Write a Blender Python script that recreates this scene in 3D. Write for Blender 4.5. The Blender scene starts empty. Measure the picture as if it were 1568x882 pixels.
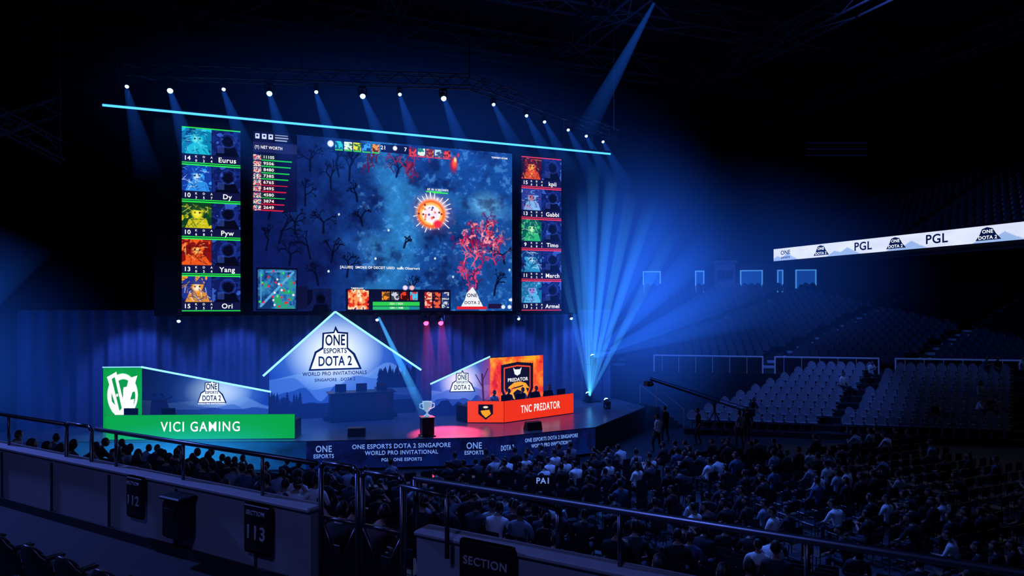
import bpy, math, random
import numpy as np
from mathutils import Vector, Matrix
random.seed(4)
rng = np.random.default_rng(7)
scene = bpy.context.scene
scene.view_settings.view_transform = 'Standard'
ROOT = scene.collection

# ------------------------------------------------------------------ helpers
def lin(c):
    return tuple(((x/12.92) if x <= 0.04045 else ((x+0.055)/1.055)**2.4) for x in c)
def rgb(r, g, b):
    return lin((r/255, g/255, b/255))

def mat(name, col, rough=0.6, metal=0.0, emis=None, es=0.0, noise=0.25, nscale=6.0, coat=0.0):
    m = bpy.data.materials.new(name); m.use_nodes = True
    nt = m.node_tree; b = nt.nodes['Principled BSDF']
    b.inputs['Roughness'].default_value = rough
    b.inputs['Metallic'].default_value = metal
    if coat: b.inputs['Coat Weight'].default_value = coat
    tc = nt.nodes.new('ShaderNodeTexCoord'); no = nt.nodes.new('ShaderNodeTexNoise')
    no.inputs['Scale'].default_value = nscale; no.inputs['Detail'].default_value = 3
    nt.links.new(tc.outputs['Object'], no.inputs['Vector'])
    mx = nt.nodes.new('ShaderNodeMix'); mx.data_type = 'RGBA'
    mx.inputs[6].default_value = (*[c*(1-noise) for c in col], 1)
    mx.inputs[7].default_value = (*[min(1, c*(1+noise)) for c in col], 1)
    nt.links.new(no.outputs['Fac'], mx.inputs[0]); nt.links.new(mx.outputs[2], b.inputs['Base Color'])
    if emis:
        b.inputs['Emission Color'].default_value = (*emis, 1); b.inputs['Emission Strength'].default_value = es
    return m

def emat(name, col, s=1.0, sample=True):
    m = bpy.data.materials.new(name); m.use_nodes = True
    nt = m.node_tree; nt.nodes.clear()
    o = nt.nodes.new('ShaderNodeOutputMaterial'); e = nt.nodes.new('ShaderNodeEmission')
    e.inputs['Color'].default_value = (*col, 1); e.inputs['Strength'].default_value = s
    nt.links.new(e.outputs[0], o.inputs['Surface'])
    if not sample:
        try: m.cycles.emission_sampling = 'NONE'
        except Exception: pass
    return m

def empty(name, loc=(0, 0, 0)):
    e = bpy.data.objects.new(name, None); e.location = loc; e.empty_display_size = 0.3
    ROOT.objects.link(e); return e

def link(ob, parent=None):
    ROOT.objects.link(ob)
    if parent: ob.parent = parent
    return ob

class MB:
    def __init__(s): s.v = []; s.f = []; s.m = []; s.T = Matrix.Identity(4)
    def add(s, vs, fs, mi=0):
        o = len(s.v); s.v += [tuple(s.T @ Vector(p)) for p in vs]
        s.f += [tuple(i+o for i in f) for f in fs]; s.m += [mi]*len(fs)
    def box(s, c, d, mi=0, rz=0.0, bev=0.0, R=None):
        x, y, z = d[0]/2, d[1]/2, d[2]/2
        if bev > 0:
            b = min(bev, x*.9, y*.9, z*.9); pts = []
            def ring(zz, i):
                X, Y = x-i, y-i; k = b
                return [(X-k+i*0, Y, zz), (X, Y-k, zz), (X, -Y+k, zz), (X-k, -Y, zz), (-X+k, -Y, zz), (-X, -Y+k, zz), (-X, Y-k, zz), (-X+k, Y, zz)]
            vs = ring(-z, b)+ring(-z+b, 0)+ring(z-b, 0)+ring(z, b)
            fs = [tuple(range(0, 8)), tuple(range(31, 23, -1))]
            for r in range(3):
                for i in range(8):
                    j = (i+1) % 8; fs.append((r*8+i, r*8+8+i, r*8+8+j, r*8+j))
        else:
            vs = [(-x, -y, -z), (x, -y, -z), (x, y, -z), (-x, y, -z), (-x, -y, z), (x, -y, z), (x, y, z), (-x, y, z)]
            fs = [(3, 2, 1, 0), (4, 5, 6, 7), (0, 1, 5, 4), (1, 2, 6, 5), (2, 3, 7, 6), (3, 0, 4, 7)]
        M = R if R is not None else Matrix.Rotation(rz, 3, 'Z')
        C = Vector(c); s.add([tuple(C + M @ Vector(p)) for p in vs], fs, mi)
    def tube(s, a, b, r, mi=0, n=6, r2=None, cap=True):
        a = Vector(a); b = Vector(b); r2 = r if r2 is None else r2
        q = (b-a).to_track_quat('Z', 'Y'); vs = []
        for p, rr in ((a, r), (b, r2)):
            for i in range(n):
                t = 2*math.pi*i/n; vs.append(tuple(p + q @ Vector((rr*math.cos(t), rr*math.sin(t), 0))))
        fs = [(i, (i+1) % n, n+(i+1) % n, n+i) for i in range(n)]
        if cap: fs += [tuple(range(n-1, -1, -1)), tuple(range(n, 2*n))]
        s.add(vs, fs, mi)
    def path(s, pts, r, mi=0, n=8):
        for i in range(len(pts)-1): s.tube(pts[i], pts[i+1], r, mi, n)
        for p in pts[1:-1]: s.ball(p, (r*1.02,)*3, mi, 8, 6)
    def prism(s, pts, z0, z1, mi=0):
        n = len(pts); vs = [(x, y, z0) for x, y in pts]+[(x, y, z1) for x, y in pts]
        fs = [tuple(range(n-1, -1, -1)), tuple(range(n, 2*n))]+[(i, (i+1) % n, n+(i+1) % n, n+i) for i in range(n)]
        s.add(vs, fs, mi)
    def ball(s, c, r, mi=0, nu=12, nv=8, fn=None):
        vs = [(0, 0, 1)]
        for j in range(1, nv):
            ph = math.pi*j/nv
            for i in range(nu):
                th = 2*math.pi*i/nu; vs.append((math.sin(ph)*math.cos(th), math.sin(ph)*math.sin(th), math.cos(ph)))
        vs.append((0, 0, -1)); fs = []
        for i in range(nu):
            fs.append((0, 1+i, 1+(i+1) % nu)); L = 1+(nv-2)*nu
            fs.append((len(vs)-1, L+(i+1) % nu, L+i))
            for j in range(nv-2):
                a = 1+j*nu; fs.append((a+i, a+nu+i, a+nu+(i+1) % nu, a+(i+1) % nu))
        if fn: vs = [fn(p) for p in vs]
        s.add([(c[0]+p[0]*r[0], c[1]+p[1]*r[1], c[2]+p[2]*r[2]) for p in vs], fs, mi)
    def mesh(s, name, mats, smooth=False):
        me = bpy.data.meshes.new(name); me.from_pydata(s.v, [], s.f)
        for m in mats: me.materials.append(m)
        me.polygons.foreach_set('material_index', s.m)
        if smooth: me.polygons.foreach_set('use_smooth', [True]*len(s.f))
        me.update(); return me
    def obj(s, name, mats, parent=None, smooth=False):
        return link(bpy.data.objects.new(name, s.mesh(name, mats, smooth)), parent)

def scatter_mesh(name, base, mats, trs, parent=None, smooth=False):
    """one merged mesh: base MB repeated at (x,y,z,yaw)"""
    bv = np.array(base.v, dtype=np.float64); nb = len(bv); V = []; F = []; M = []
    for k, (x, y, z, a) in enumerate(trs):
        c, sn = math.cos(a), math.sin(a)
        V.append(np.stack([x+bv[:, 0]*c-bv[:, 1]*sn, y+bv[:, 0]*sn+bv[:, 1]*c, z+bv[:, 2]], 1))
        o = k*nb; F += [tuple(i+o for i in f) for f in base.f]
    me = bpy.data.meshes.new(name); me.from_pydata(np.concatenate(V).tolist(), [], F)
    for m in mats: me.materials.append(m)
    me.polygons.foreach_set('material_index', list(base.m)*len(trs))
    if smooth: me.polygons.foreach_set('use_smooth', [True]*len(F))
    me.update(); return link(bpy.data.objects.new(name, me), parent)

# ------------------------------------------------------------------ canvases (vertex-colour LED content)
def vnoise(h, w, cy, cx):
    g = rng.random((cy+2, cx+2)); y = np.linspace(0, cy, h); x = np.linspace(0, cx, w)
    yi = y.astype(int); xi = x.astype(int); fy = y-yi; fx = x-xi
    fy = (fy*fy*(3-2*fy))[:, None]; fx = (fx*fx*(3-2*fx))[None, :]
    a = g[yi][:, xi]; b = g[yi][:, xi+1]; c = g[yi+1][:, xi]; d = g[yi+1][:, xi+1]
    return (a*(1-fx)+b*fx)*(1-fy)+(c*(1-fx)+d*fx)*fy
def fbm(h, w, c, asp=1.5, o=4, g=.55):
    r = 0; t = 0
    for k in range(o):
        a = g**k; r = r+a*vnoise(h, w, int(c*2**k), int(c*asp*2**k)); t += a
    return r/t

class Canvas:
    def __init__(s, w, h, col=(0, 0, 0)):
        s.w, s.h = w, h; s.a = np.zeros((h, w, 3)); s.a[:] = np.array(col)/255
        s.X, s.Y = np.meshgrid((np.arange(w)+.5)/w, (np.arange(h)+.5)/h)
    def win(s, x0, y0, x1, y1):
        i0 = max(0, int(y0*s.h)-1); i1 = min(s.h, int(y1*s.h)+2); j0 = max(0, int(x0*s.w)-1); j1 = min(s.w, int(x1*s.w)+2)
        return (slice(i0, max(i0, i1)), slice(j0, max(j0, j1)))
    def blend(s, m, col, W=(slice(None), slice(None))):
        m = np.clip(m, 0, 1)[..., None]; s.a[W] = s.a[W]*(1-m)+m*np.array(col)/255
    def rect(s, x0, y0, x1, y1, col, al=1):
        W = s.win(x0, y0, x1, y1); X, Y = s.X[W], s.Y[W]
        m = (X >= x0)&(X <= x1)&(Y >= y0)&(Y <= y1); s.blend(m*al, col, W)
    def disc(s, cx, cy, rx, ry, col, soft=.15, al=1):
        W = s.win(cx-rx, cy-ry, cx+rx, cy+ry); X, Y = s.X[W], s.Y[W]
        d = np.sqrt(((X-cx)/rx)**2+((Y-cy)/ry)**2); s.blend(np.clip((1-d)/soft, 0, 1)*al, col, W)
    def ring(s, cx, cy, rx, ry, w, col, al=1):
        k = 1+w; W = s.win(cx-rx*k, cy-ry*k, cx+rx*k, cy+ry*k); X, Y = s.X[W], s.Y[W]
        d = np.sqrt(((X-cx)/rx)**2+((Y-cy)/ry)**2); s.blend(np.clip(1-np.abs(d-1)/w, 0, 1)*al, col, W)
    def poly(s, pts, col, al=1):
        xs_ = [p[0] for p in pts]; ys_ = [p[1] for p in pts]; W = s.win(min(xs_), min(ys_), max(xs_), max(ys_)); X, Y = s.X[W], s.Y[W]
        m = np.zeros(X.shape, bool); n = len(pts)
        for i in range(n):
            x0, y0 = pts[i]; x1, y1 = pts[(i+1) % n]
            if y0 == y1: continue
            c = ((y0 > Y) != (y1 > Y)) & (X < (x1-x0)*(Y-y0)/(y1-y0)+x0); m ^= c
        s.blend(m*al, col, W)
    def line(s, x0, y0, x1, y1, w, col, al=1):
        ar = s.h/s.w; W = s.win(min(x0, x1)-w, min(y0, y1)-w/ar, max(x0, x1)+w, max(y0, y1)+w/ar); X, Y = s.X[W], s.Y[W]
        dx, dy = x1-x0, (y1-y0)*ar; L = dx*dx+dy*dy+1e-9
        t = np.clip(((X-x0)*dx+(Y-y0)*ar*dy)/L, 0, 1)
        d = np.hypot(X-x0-t*dx, (Y-y0)*ar-t*dy); s.blend(np.clip((w-d)/(w*.5), 0, 1)*al, col, W)
    def hero(s, x0, y0, x1, y1, pal, c=4):
        m = (s.X >= x0)&(s.X <= x1)&(s.Y >= y0)&(s.Y <= y1)
        j = np.where(m.any(0))[0]; i = np.where(m.any(1))[0]
        if len(i) == 0 or len(j) == 0: return
        h, w = len(i), len(j); n = fbm(h, w, c, w/h, 3)
        n = (n-n.min())/(n.max()-n.min()+1e-6)*(len(pal)-1e-3)
        P = np.array(pal)/255; s.a[i[0]:i[-1]+1, j[0]:j[-1]+1] = P[n.astype(int)]
    def mesh(s, name, o, xd, w, h, mt, parent=None, mask=None):
        """o = world position of the lower left corner, xd = direction of the panel's width"""
        W, H = s.w, s.h; o = np.array(o, float); xd = np.array([xd[0], xd[1], 0.0]); xd /= np.linalg.norm(xd)
        U, V = np.meshgrid(np.arange(W)/(W-1), 1-np.arange(H)/(H-1))
        P = o+U[..., None]*w*xd+V[..., None]*h*np.array([0, 0, 1.0])
        idx = np.arange(W*H).reshape(H, W)
        q = np.stack([idx[1:, :-1], idx[1:, 1:], idx[:-1, 1:], idx[:-1, :-1]], -1).reshape(-1, 4)
        if mask is not None:
            k = mask(U, 1-V)[:-1, :-1].reshape(-1); q = q[k]
        me = bpy.data.meshes.new(name); me.vertices.add(W*H); me.vertices.foreach_set('co', P.reshape(-1))
        me.loops.add(q.size); me.loops.foreach_set('vertex_index', q.reshape(-1).astype(np.int32))
        me.polygons.add(len(q)); me.polygons.foreach_set('loop_start', (np.arange(len(q))*4).astype(np.int32))
        me.update(calc_edges=True)
        a = np.clip(s.a, 0, 1); L = np.where(a <= .04045, a/12.92, ((a+.055)/1.055)**2.4)
        C = np.concatenate([L, np.ones((H, W, 1))], -1).astype(np.float32)
        ca = me.color_attributes.new('Col', 'FLOAT_COLOR', 'POINT'); ca.data.foreach_set('color', C.reshape(-1))
        me.materials.append(mt); return link(bpy.data.objects.new(name, me), parent)

def ledmat(name, s):
    m = bpy.data.materials.new(name); m.use_nodes = True; nt = m.node_tree; nt.nodes.clear()
    o = nt.nodes.new('ShaderNodeOutputMaterial'); e = nt.nodes.new('ShaderNodeEmission'); a = nt.nodes.new('ShaderNodeAttribute')
    a.attribute_name = 'Col'; e.inputs['Strength'].default_value = s
    nt.links.new(a.outputs['Color'], e.inputs['Color']); nt.links.new(e.outputs[0], o.inputs['Surface'])
    try: m.cycles.emission_sampling = 'NONE'
    except Exception: pass
    return m
LED = ledmat('led_screen_content', 1.08)

def text(body, loc, size, xd, m, parent=None, fit=None, bold=.016, align='CENTER', name=None, sy=1.0, sp=1.08):
    cu = bpy.data.curves.new(name or 'lettering', 'FONT'); cu.body = body; cu.size = size; cu.align_x = align; cu.align_y = 'CENTER'
    cu.offset = min(bold, .02)*size; cu.extrude = .004; cu.resolution_u = 4; cu.space_line = .8; cu.space_character = sp
    ob = bpy.data.objects.new(name or 'lettering', cu); ob.location = loc
    ob.rotation_euler = (math.pi/2, 0, math.atan2(xd[1], xd[0])); cu.materials.append(m)
    link(ob, parent)
    if fit:
        bpy.context.view_layer.update()
        ob.scale = (fit/max(ob.dimensions.x, 1e-3), sy, 1)
    return ob

# ------------------------------------------------------------------ materials
M_black = mat('black_metal', (.012, .012, .016), .5)
M_drk = mat('dark_concrete', (.03, .032, .04), .85, nscale=2)
M_wall = mat('arena_wall_paint', (.02, .021, .03), .9, nscale=.6)
M_floor = mat('arena_floor_concrete', (.035, .036, .045), .5, nscale=1.5)
M_stage = mat('stage_floor_vinyl', (.16, .17, .2), .25, nscale=1.2)
M_barrier = mat('painted_barrier', (.42, .42, .46), .7, nscale=3, noise=.12)
M_steel = mat('brushed_steel', (.16, .16, .18), .35, .9, nscale=12)
M_truss = mat('black_truss_tube', (.05, .05, .06), .4, .3)
M_seatd = mat('dark_plastic_seat', (.03, .03, .04), .3, nscale=9)
M_seatb = mat('grey_plastic_seat', (.07, .075, .10), .5)
M_seatl = mat('pale_plastic_seat', (.36, .37, .42), .5)
M_white = emat('white_lettering', (1, 1, 1), 1.0, False)
M_navy = emat('navy_lettering', rgb(8, 22, 70), 1.0, False)
M_pale = emat('pale_blue_lettering', rgb(110, 150, 235), 1.0, False)
M_tube = emat('cyan_light_tube', rgb(60, 150, 255), 2.8)
M_tubew = emat('white_light_tube', rgb(130, 200, 255), 1.8)
M_lensb = emat('blue_lens', rgb(120, 190, 255), 8.0)
M_lensr = emat('red_lens', (1, .03, .1), 10.0)
M_curt = mat('stage_drape', (.16, .18, .34), .85)
M_signw = mat('sign_white', (.7, .7, .7), .6)

# ------------------------------------------------------------------ room shell
def slab(name, c, d, m):
    b = MB(); b.box(c, d); return b.obj(name, [m])
slab('floor', (20, 26, -.15), (120, 108, .3), M_floor)
slab('ceiling', (20, 26, 28.2), (120, 108, .4), M_wall)
slab('wall_back', (20, 80.2, 14), (120, .4, 28), M_wall)
slab('wall_front', (20, -28.2, 14), (120, .4, 28), M_wall)
slab('wall_left', (-40.2, 26, 14), (.4, 108, 28), M_wall)
slab('wall_right', (80.2, 26, 14), (.4, 108, 28), M_wall)

def truss(b, p, q, w=.5, bay=.6, r=.03, mi=0):
    p = Vector(p); q = Vector(q); d = (q-p); L = d.length; d.normalize()
    s = d.cross(Vector((0, 0, 1))).normalized()*w/2; u = Vector((0, 0, w/2))
    cs = [s+u, -s+u, -s-u, s-u]
    for c in cs: b.tube(p+c, q+c, r, mi, 5)
    n = max(1, int(L/bay))
    for i in range(n):
        a = p+d*(L*i/n); e = p+d*(L*(i+1)/n)
        for k in range(4):
            c0, c1 = cs[k], cs[(k+1) % 4]
            if i % 2: c0, c1 = c1, c0
            b.tube(a+c0, e+c1, r*.6, mi, 4, cap=False)
# roof steelwork
b = MB()
for i in range(9):
    y = -10+i*9.5; truss(b, (-38, y, 26), (78, y, 26), 1.6, 2.6, .09)
for i in range(9):
    x = -30+i*12.5; truss(b, (x, -22, 24.2), (x, 76, 24.2), 1.2, 2.4, .07)
b.obj('roof_truss', [mat('roof_steel', (.06, .06, .08), .6)])
b = MB()
for i in range(3): b.tube((45.5, 45.6-.02*i, 19.9+.55*i), (50.5, 43.7, 19.9+.55*i), .035)
for i in range(2): b.tube((45.5+5*i, 45.6-1.9*i, 19.9), (45.5+5*i, 45.6-1.9*i, 25), .02, 1)
b.obj('hanging_louvre', [emat('louvre_glow', rgb(30, 60, 190), .06, False), M_truss])
b = MB()
truss(b, (-12.5, 33, 12.6), (-8.2, 35, 15.4), .8, .8, .035); truss(b, (-12.5, 33, 15.6), (-8.0, 35, 13.4), .8, .8, .035)
for p in ((-12.5, 33), (-8.1, 35)): b.tube((*p, 13.4), (*p, 25), .03)
b.obj('side_rigging_truss', [mat('galvanised_truss', (.2, .2, .22), .5, .4)])

# ------------------------------------------------------------------ stage
SP = [(-10, 31.9), (1.9, 27.5), (9.1, 25.6), (14, 26.1), (19.4, 30.5), (19.4, 35), (-10, 35)]
stage = empty('stage')
b = MB(); b.prism(SP, 0, 1.14, 1); b.prism(SP, 1.14, 1.2, 0)
b.obj('deck', [M_stage, M_black], stage)
def panel(c, name, p0, p1, z0, z1, parent, m=LED, off=.0, mask=None):
    d = Vector((p1[0]-p0[0], p1[1]-p0[1], 0)); L = d.length; d.normalize(); n = Vector((d.y, -d.x, 0))
    o = Vector((p0[0], p0[1], z0))+n*off
    return c.mesh(name, o, d, L, z1-z0, m, parent, mask)
def on(p0, p1, t, z, off=.03):
    d = Vector((p1[0]-p0[0], p1[1]-p0[1], 0)); L = d.length; d.normalize(); n = Vector((d.y, -d.x, 0))
    return Vector((p0[0], p0[1], z))+d*L*t+n*off, d
# stage front fascias
M_led_dim = ledmat('led_fascia', .55)
for k, (p0, p1) in enumerate(((SP[0], SP[1]), (SP[1], SP[2]), (SP[2], SP[3]))):
    c = Canvas(260, 40, (12, 24, 84)); n = fbm(40, 260, 3, 6); c.a *= (.45+1.1*n)[..., None]
    for i in range(14):
        x = rng.random(); h = .3+.5*rng.random(); c.poly([(x-.06, 1), (x, 1-h), (x+.06, 1)], (10, 34, 110), .5)
    if k == 0: c.blend(np.clip(1.1-np.abs(c.X-.62)*2.2, 0, 1)*(.5+.6*n), (20, 150, 235))  # cyan glow of the lit haze painted into the first fascia
    panel(c, 'fascia_%d' % (k+1), p0, p1, .08, 1.16, stage, M_led_dim, .02)
def logo(p0, p1, t, z, s, m, parent, sub=False):
    """stacked tournament lettering"""
    for body, dz, fs, w in (('ONE', .95, .9, 1.15), ('ESPORTS', .33, .42, 1.35), ('DOTA 2', -.30, .8, 1.95)):
        q, d = on(p0, p1, t, z+dz*s, .04); text(body, q, fs*s, d, m, parent, fit=w*s, bold=.02, sp=1.04)
    if sub:
        q, d = on(p0, p1, t, z-.88*s, .04); text('WORLD PRO INVITATIONAL', q, .26*s, d, sub, parent, fit=2.9*s)
p0, p1 = SP[1], SP[2]
for t in (.09, .89):
    q, d = on(p0, p1, t, .86); text('ONE', q, .36, d, M_pale, stage, fit=.62)
    q, d = on(p0, p1, t, .58); text('ESPORTS', q, .22, d, M_pale, stage, fit=.78)
q, d = on(p0, p1, .5, .92); text('ONE ESPORTS DOTA 2 SINGAPORE', q, .25, d, M_pale, stage, fit=3.9)
q, d = on(p0, p1, .5, .66); text('WORLD PRO INVITATIONAL', q, .23, d, M_pale, stage, fit=2.9)
q, d = on(p0, p1, .5, .38); text('PGL   ONE ESPORTS', q, .18, d, M_pale, stage, fit=1.6)
p0, p1 = SP[2], SP[3]
q, d = on(p0, p1, .12, .7); text('DOTA 2', q, .3, d, M_pale, stage, fit=.6)
q, d = on(p0, p1, .55, .92); text('ONE ESPORTS DOTA 2 SINGAPORE', q, .22, d, M_pale, stage, fit=2.6)
q, d = on(p0, p1, .55, .66); text('WORLD PRO INVITATIONAL', q, .22, d, M_pale, stage, fit=2.0)

# drape behind the stage
b = MB(); N = 420; vs = []; fs = []
for i in range(N+1):
    x = -9.5+29*i/N; y = 34.2+.13*math.sin(i*.72)+.06*math.sin(i*.31+1)
    vs += [(x, y, 1.2), (x, y*1.0, 3.8), (x, y, 6.35)]
for i in range(N):
    a = i*3; fs += [(a, a+3, a+4, a+1), (a+1, a+4, a+5, a+2)]
b.add(vs, fs); b.obj('stage_drape', [M_curt], smooth=True)

# ------------------------------------------------------------------ video wall
YS = 33.0
wall = empty('video_wall')
b = MB(); b.box((6.25, 33.5, 10.5), (20.8, .8, 8.8), 0)
for x in (-2.9, -.45, 12.98, 15.8): b.box((x, 33.06, 10.45), (.12, .1, 8.5), 0)
for i in range(9): b.tube((-3.5+i*2.45, 33.7, 14.8), (-3.5+i*2.45, 33.7, 17), .03)
b.obj('support_frame', [M_black], wall)
SX = lambda t: t-.13*t*(1-t)      # layout measured along the wall is denser on its far side
# main game screen
W, H = 720, 470
c = Canvas(W, H, (14, 24, 84))
n1 = fbm(H, W, 3, o=5); n2 = fbm(H, W, 9, o=5, g=.62); n3 = fbm(H, W, 46, o=3, g=.7); n4 = fbm(H, W, 22, o=4, g=.7)
base = np.array([11, 22, 80])/255; mid = np.array([22, 78, 156])/255
g = 1/(1+np.exp(-(c.X-.36)*9))
v = np.clip(g*.72+(n1-.5)*.7+(n2-.5)*.5+.08, .04, 1)
c.a = base*(1-v[..., None])+mid*v[..., None]
px_ = .515+.07*np.sin(c.Y*4.0-.6)-.12*np.clip(c.Y-.5, 0, 1)
road = np.exp(-((c.X-px_+(n2-.5)*.06)/.075)**4)
c.blend(road*(.45+.5*n2), (46, 132, 198))
r2 = np.exp(-((c.Y-(.24+.30*(c.X-.5))+(n2-.5)*.06)/.05)**4)*(c.X > .5)
c.blend(r2*.45, (46, 126, 194))
c.disc(.90, .34, .09, .11, (120, 195, 235), 1., .85); c.disc(.46, .62, .08, .13, (70, 155, 215), 1., .6); c.disc(.36, .60, .06, .08, (36, 100, 180), 1., .5)
c.a *= (.80+.44*n4)[..., None]
c.blend(np.clip((n4-.60)*9, 0, 1)*.35*(c.X > .4), (110, 185, 235))
dark = np.clip((.42-n2)*7, 0, 1)*(c.X > .25); c.blend(dark*.5, (8, 16, 64))
rt = random.Random(3)
def tree(x, y, L, a, w, col, dep=0, al=.85):
    x2 = x+L*math.cos(a); y2 = y-L*1.5*math.sin(a); c.line(x, y, x2, y2, max(w, .0011), col, al)
    if dep < 4:
        for k in range(3 if dep < 3 else 2): tree(x2, y2, L*rt.uniform(.5, .75), a+rt.uniform(-1.1, 1.1), w*.6, col, dep+1, al)
for (x, y, L) in ((.10, .62, .05), (.22, .7, .05), (.06, .48, .04), (.3, .3, .045), (.37, .24, .05), (.33, .22, .05), (.36, .8, .04), (.2, .4, .04), (.42, .5, .03), (.14, .74, .04), (.55, .2, .035), (.27, .55, .04), (.05, .66, .04), (.30, .72, .04), (.22, .2, .04), (.62, .9, .03), (.93, .9, .04), (.97, .7, .035), (.58, .62, .02), (.25, .85, .04), (.40, .36, .03), (.16, .56, .04)):
    tree(x, y, L, 1.5+rt.uniform(-.3, .3), .005, (4, 8, 34))
# crimson foliage and fire
for k in range(34):
    t = rt.gauss(0, 1); x = .87+.055*t; y = .60+.075*rt.gauss(0, 1)
    tree(x, y, .026, 1.5+rt.uniform(-.8, .8), .0032, rt.choice([(170, 26, 70), (225, 44, 84), (245, 90, 115), (110, 12, 50), (90, 20, 90)]), 1, .9)
for k in range(12): tree(.83+.03*rt.gauss(0, 1), .80+.05*rt.gauss(0, 1), .02, 1.5+rt.uniform(-.8, .8), .0028, rt.choice([(180, 26, 70), (225, 60, 110), (90, 8, 50)]), 1, .9)
for k in range(14): tree(.60+.045*rt.gauss(0, 1), .15+.04*rt.gauss(0, 1), .02, 1.5+rt.uniform(-.8, .8), .003, rt.choice([(120, 14, 50), (80, 8, 40), (160, 30, 60)]), 1, .85)
for k in range(5): tree(.42+.03*rt.gauss(0, 1), .14+.02*rt.gauss(0, 1), .018, 1.5, .003, (90, 10, 40), 1, .8)
red = np.exp(-(((c.X-.87)/.09)**2+((c.Y-.54)/.11)**2)); c.blend(np.clip(red*(n3-.58)*9, 0, 1), (255, 150, 160))
for (x, y, r, col) in ((.772, .10, .02, (200, 16, 50)), (.775, .09, .013, (255, 90, 40)), (.778, .07, .007, (255, 220, 160)), (.79, .04, .006, (230, 30, 40))): c.disc(x, y, r, r*3.2, col, .7)
# spell explosion
c.disc(.69, .40, .10, .15, (190, 80, 120), 1., .8); c.disc(.688, .40, .068, .112, (255, 250, 255), .35)
for k in range(26):
    a = k*.2417; q = rt.uniform(.75, 1.15); c.line(.69, .40, .69+.075*math.cos(a)*q, .40+.12*math.sin(a)*q, .0022, (255, 244, 250))
c.ring(.685, .41, .047, .075, .3, (255, 90, 20)); c.ring(.685, .41, .040, .062, .2, (255, 190, 90)); c.disc(.685, .41, .032, .05, (246, 225, 250), .3)
for k in range(24): c.disc(.685+.03*rt.gauss(0, .6), .41+.05*rt.gauss(0, .6), .005, .008, rt.choice([(120, 30, 60), (250, 120, 60), (255, 255, 255), (60, 60, 140)]), .4)
c.disc(.71, .47, .02, .03, (240, 40, 80), .5)
for (x, y) in ((.29, .77), (.47, .69), (.70, .68), (.57, .74), (.99, .74), (.77, .79), (.33, .44), (.52, .52)): c.disc(x, y, .005, .009, (220, 235, 255), .4)
for (x, y) in ((.69, .275), (.665, .27)): c.rect(x, y, x+.06, y+.008, (60, 230, 90))
# HUD, net worth list
c.rect(0, 0, .17, .44, (10, 14, 52), .72); c.rect(0, .06, .17, .115, (34, 40, 90), .8); c.rect(.075, .005, .17, .055, (4, 5, 24))
for x in (.008, .035, .06): c.rect(x, .012, x+.017, .04, (210, 220, 255)); c.rect(x+.004, .02, x+.012, .03, (20, 30, 90))
for k in range(3): c.rect(.085, .012+.014*k, .085+.07*rt.uniform(.6, 1), .018+.014*k, (200, 210, 240), .8)
for k in range(9):
    y = .13+k*.035; L = .115-.004*k; col = (30, 205, 80) if k < 4 or k == 6 else (215, 30, 60)
    c.hero(.002, y, .03, y+.03, [(40, 80, 190), (200, 60, 60), (240, 220, 200), (20, 40, 120), (60, 170, 200)], 3)
    c.rect(.033, y, .085, y+.03, (36, 60, 40) if col[1] > 100 else (90, 16, 40), .7); c.rect(.033, y+.025, .033+L, y+.031, col)
# top hero bar
for k in range(5):
    c.hero(.315+k*.035, .018, .345+k*.035, .062, [[(40, 200, 220), (20, 90, 110)], [(220, 250, 230), (40, 120, 60)], [(230, 230, 60), (50, 120, 40)], [(60, 160, 240), (20, 60, 140)], [(230, 150, 60), (90, 40, 20)]][k], 3)
    c.rect(.315+k*.035, .064, .345+k*.035, .07, (60, 220, 70))
    c.hero(.60+k*.033, .018, .628+k*.033, .062, [[(230, 60, 30), (90, 20, 10)], [(220, 240, 220), (40, 130, 110)], [(240, 120, 40), (120, 40, 40)], [(180, 220, 240), (60, 80, 120)], [(230, 70, 60), (80, 20, 30)]][k], 3)
    c.rect(.60+k*.033, .064, .628+k*.033, .07, (230, 60, 40))
c.rect(.49, .01, .60, .06, (12, 16, 50)); c.disc(.298, .035, .014, .022, (230, 235, 255), .3); c.disc(.545, .03, .01, .016, (240, 240, 255), .3)
# minimap
c.rect(.012, .755, .172, .995, (6, 12, 44)); n = fbm(H, W, 14, o=5, g=.7)
mm = (c.X > .018)&(c.X < .166)&(c.Y > .765)&(c.Y < .985)
c.blend(mm*1.0, (16, 52, 110)); c.blend(mm*np.clip((n-.42)*6, 0, 1), (50, 128, 190)); c.blend(mm*np.clip((n-.58)*9, 0, 1), (40, 160, 110))
c.line(.03, .97, .155, .78, .006, (90, 165, 215)); c.line(.03, .78, .03, .96, .003, (80, 150, 210)); c.line(.05, .78, .15, .775, .003, (80, 150, 210))
for k in range(30):
    x, y = .025+.135*rt.random(), .775+.2*rt.random(); c.disc(x, y, .005, .008, rt.choice([(230, 40, 50), (50, 220, 90), (250, 230, 240), (230, 40, 50)]), .4)
c.rect(.165, .86, .21, .99, (12, 16, 50), .8); c.hero(.21, .87, .30, 1, [(6, 9, 40), (14, 24, 74), (10, 18, 60)], 2); c.disc(.26, .93, .02, .03, (4, 6, 26), .3); c.poly([(.225, 1), (.235, .965), (.285, .96), (.295, 1)], (4, 6, 26))
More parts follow.
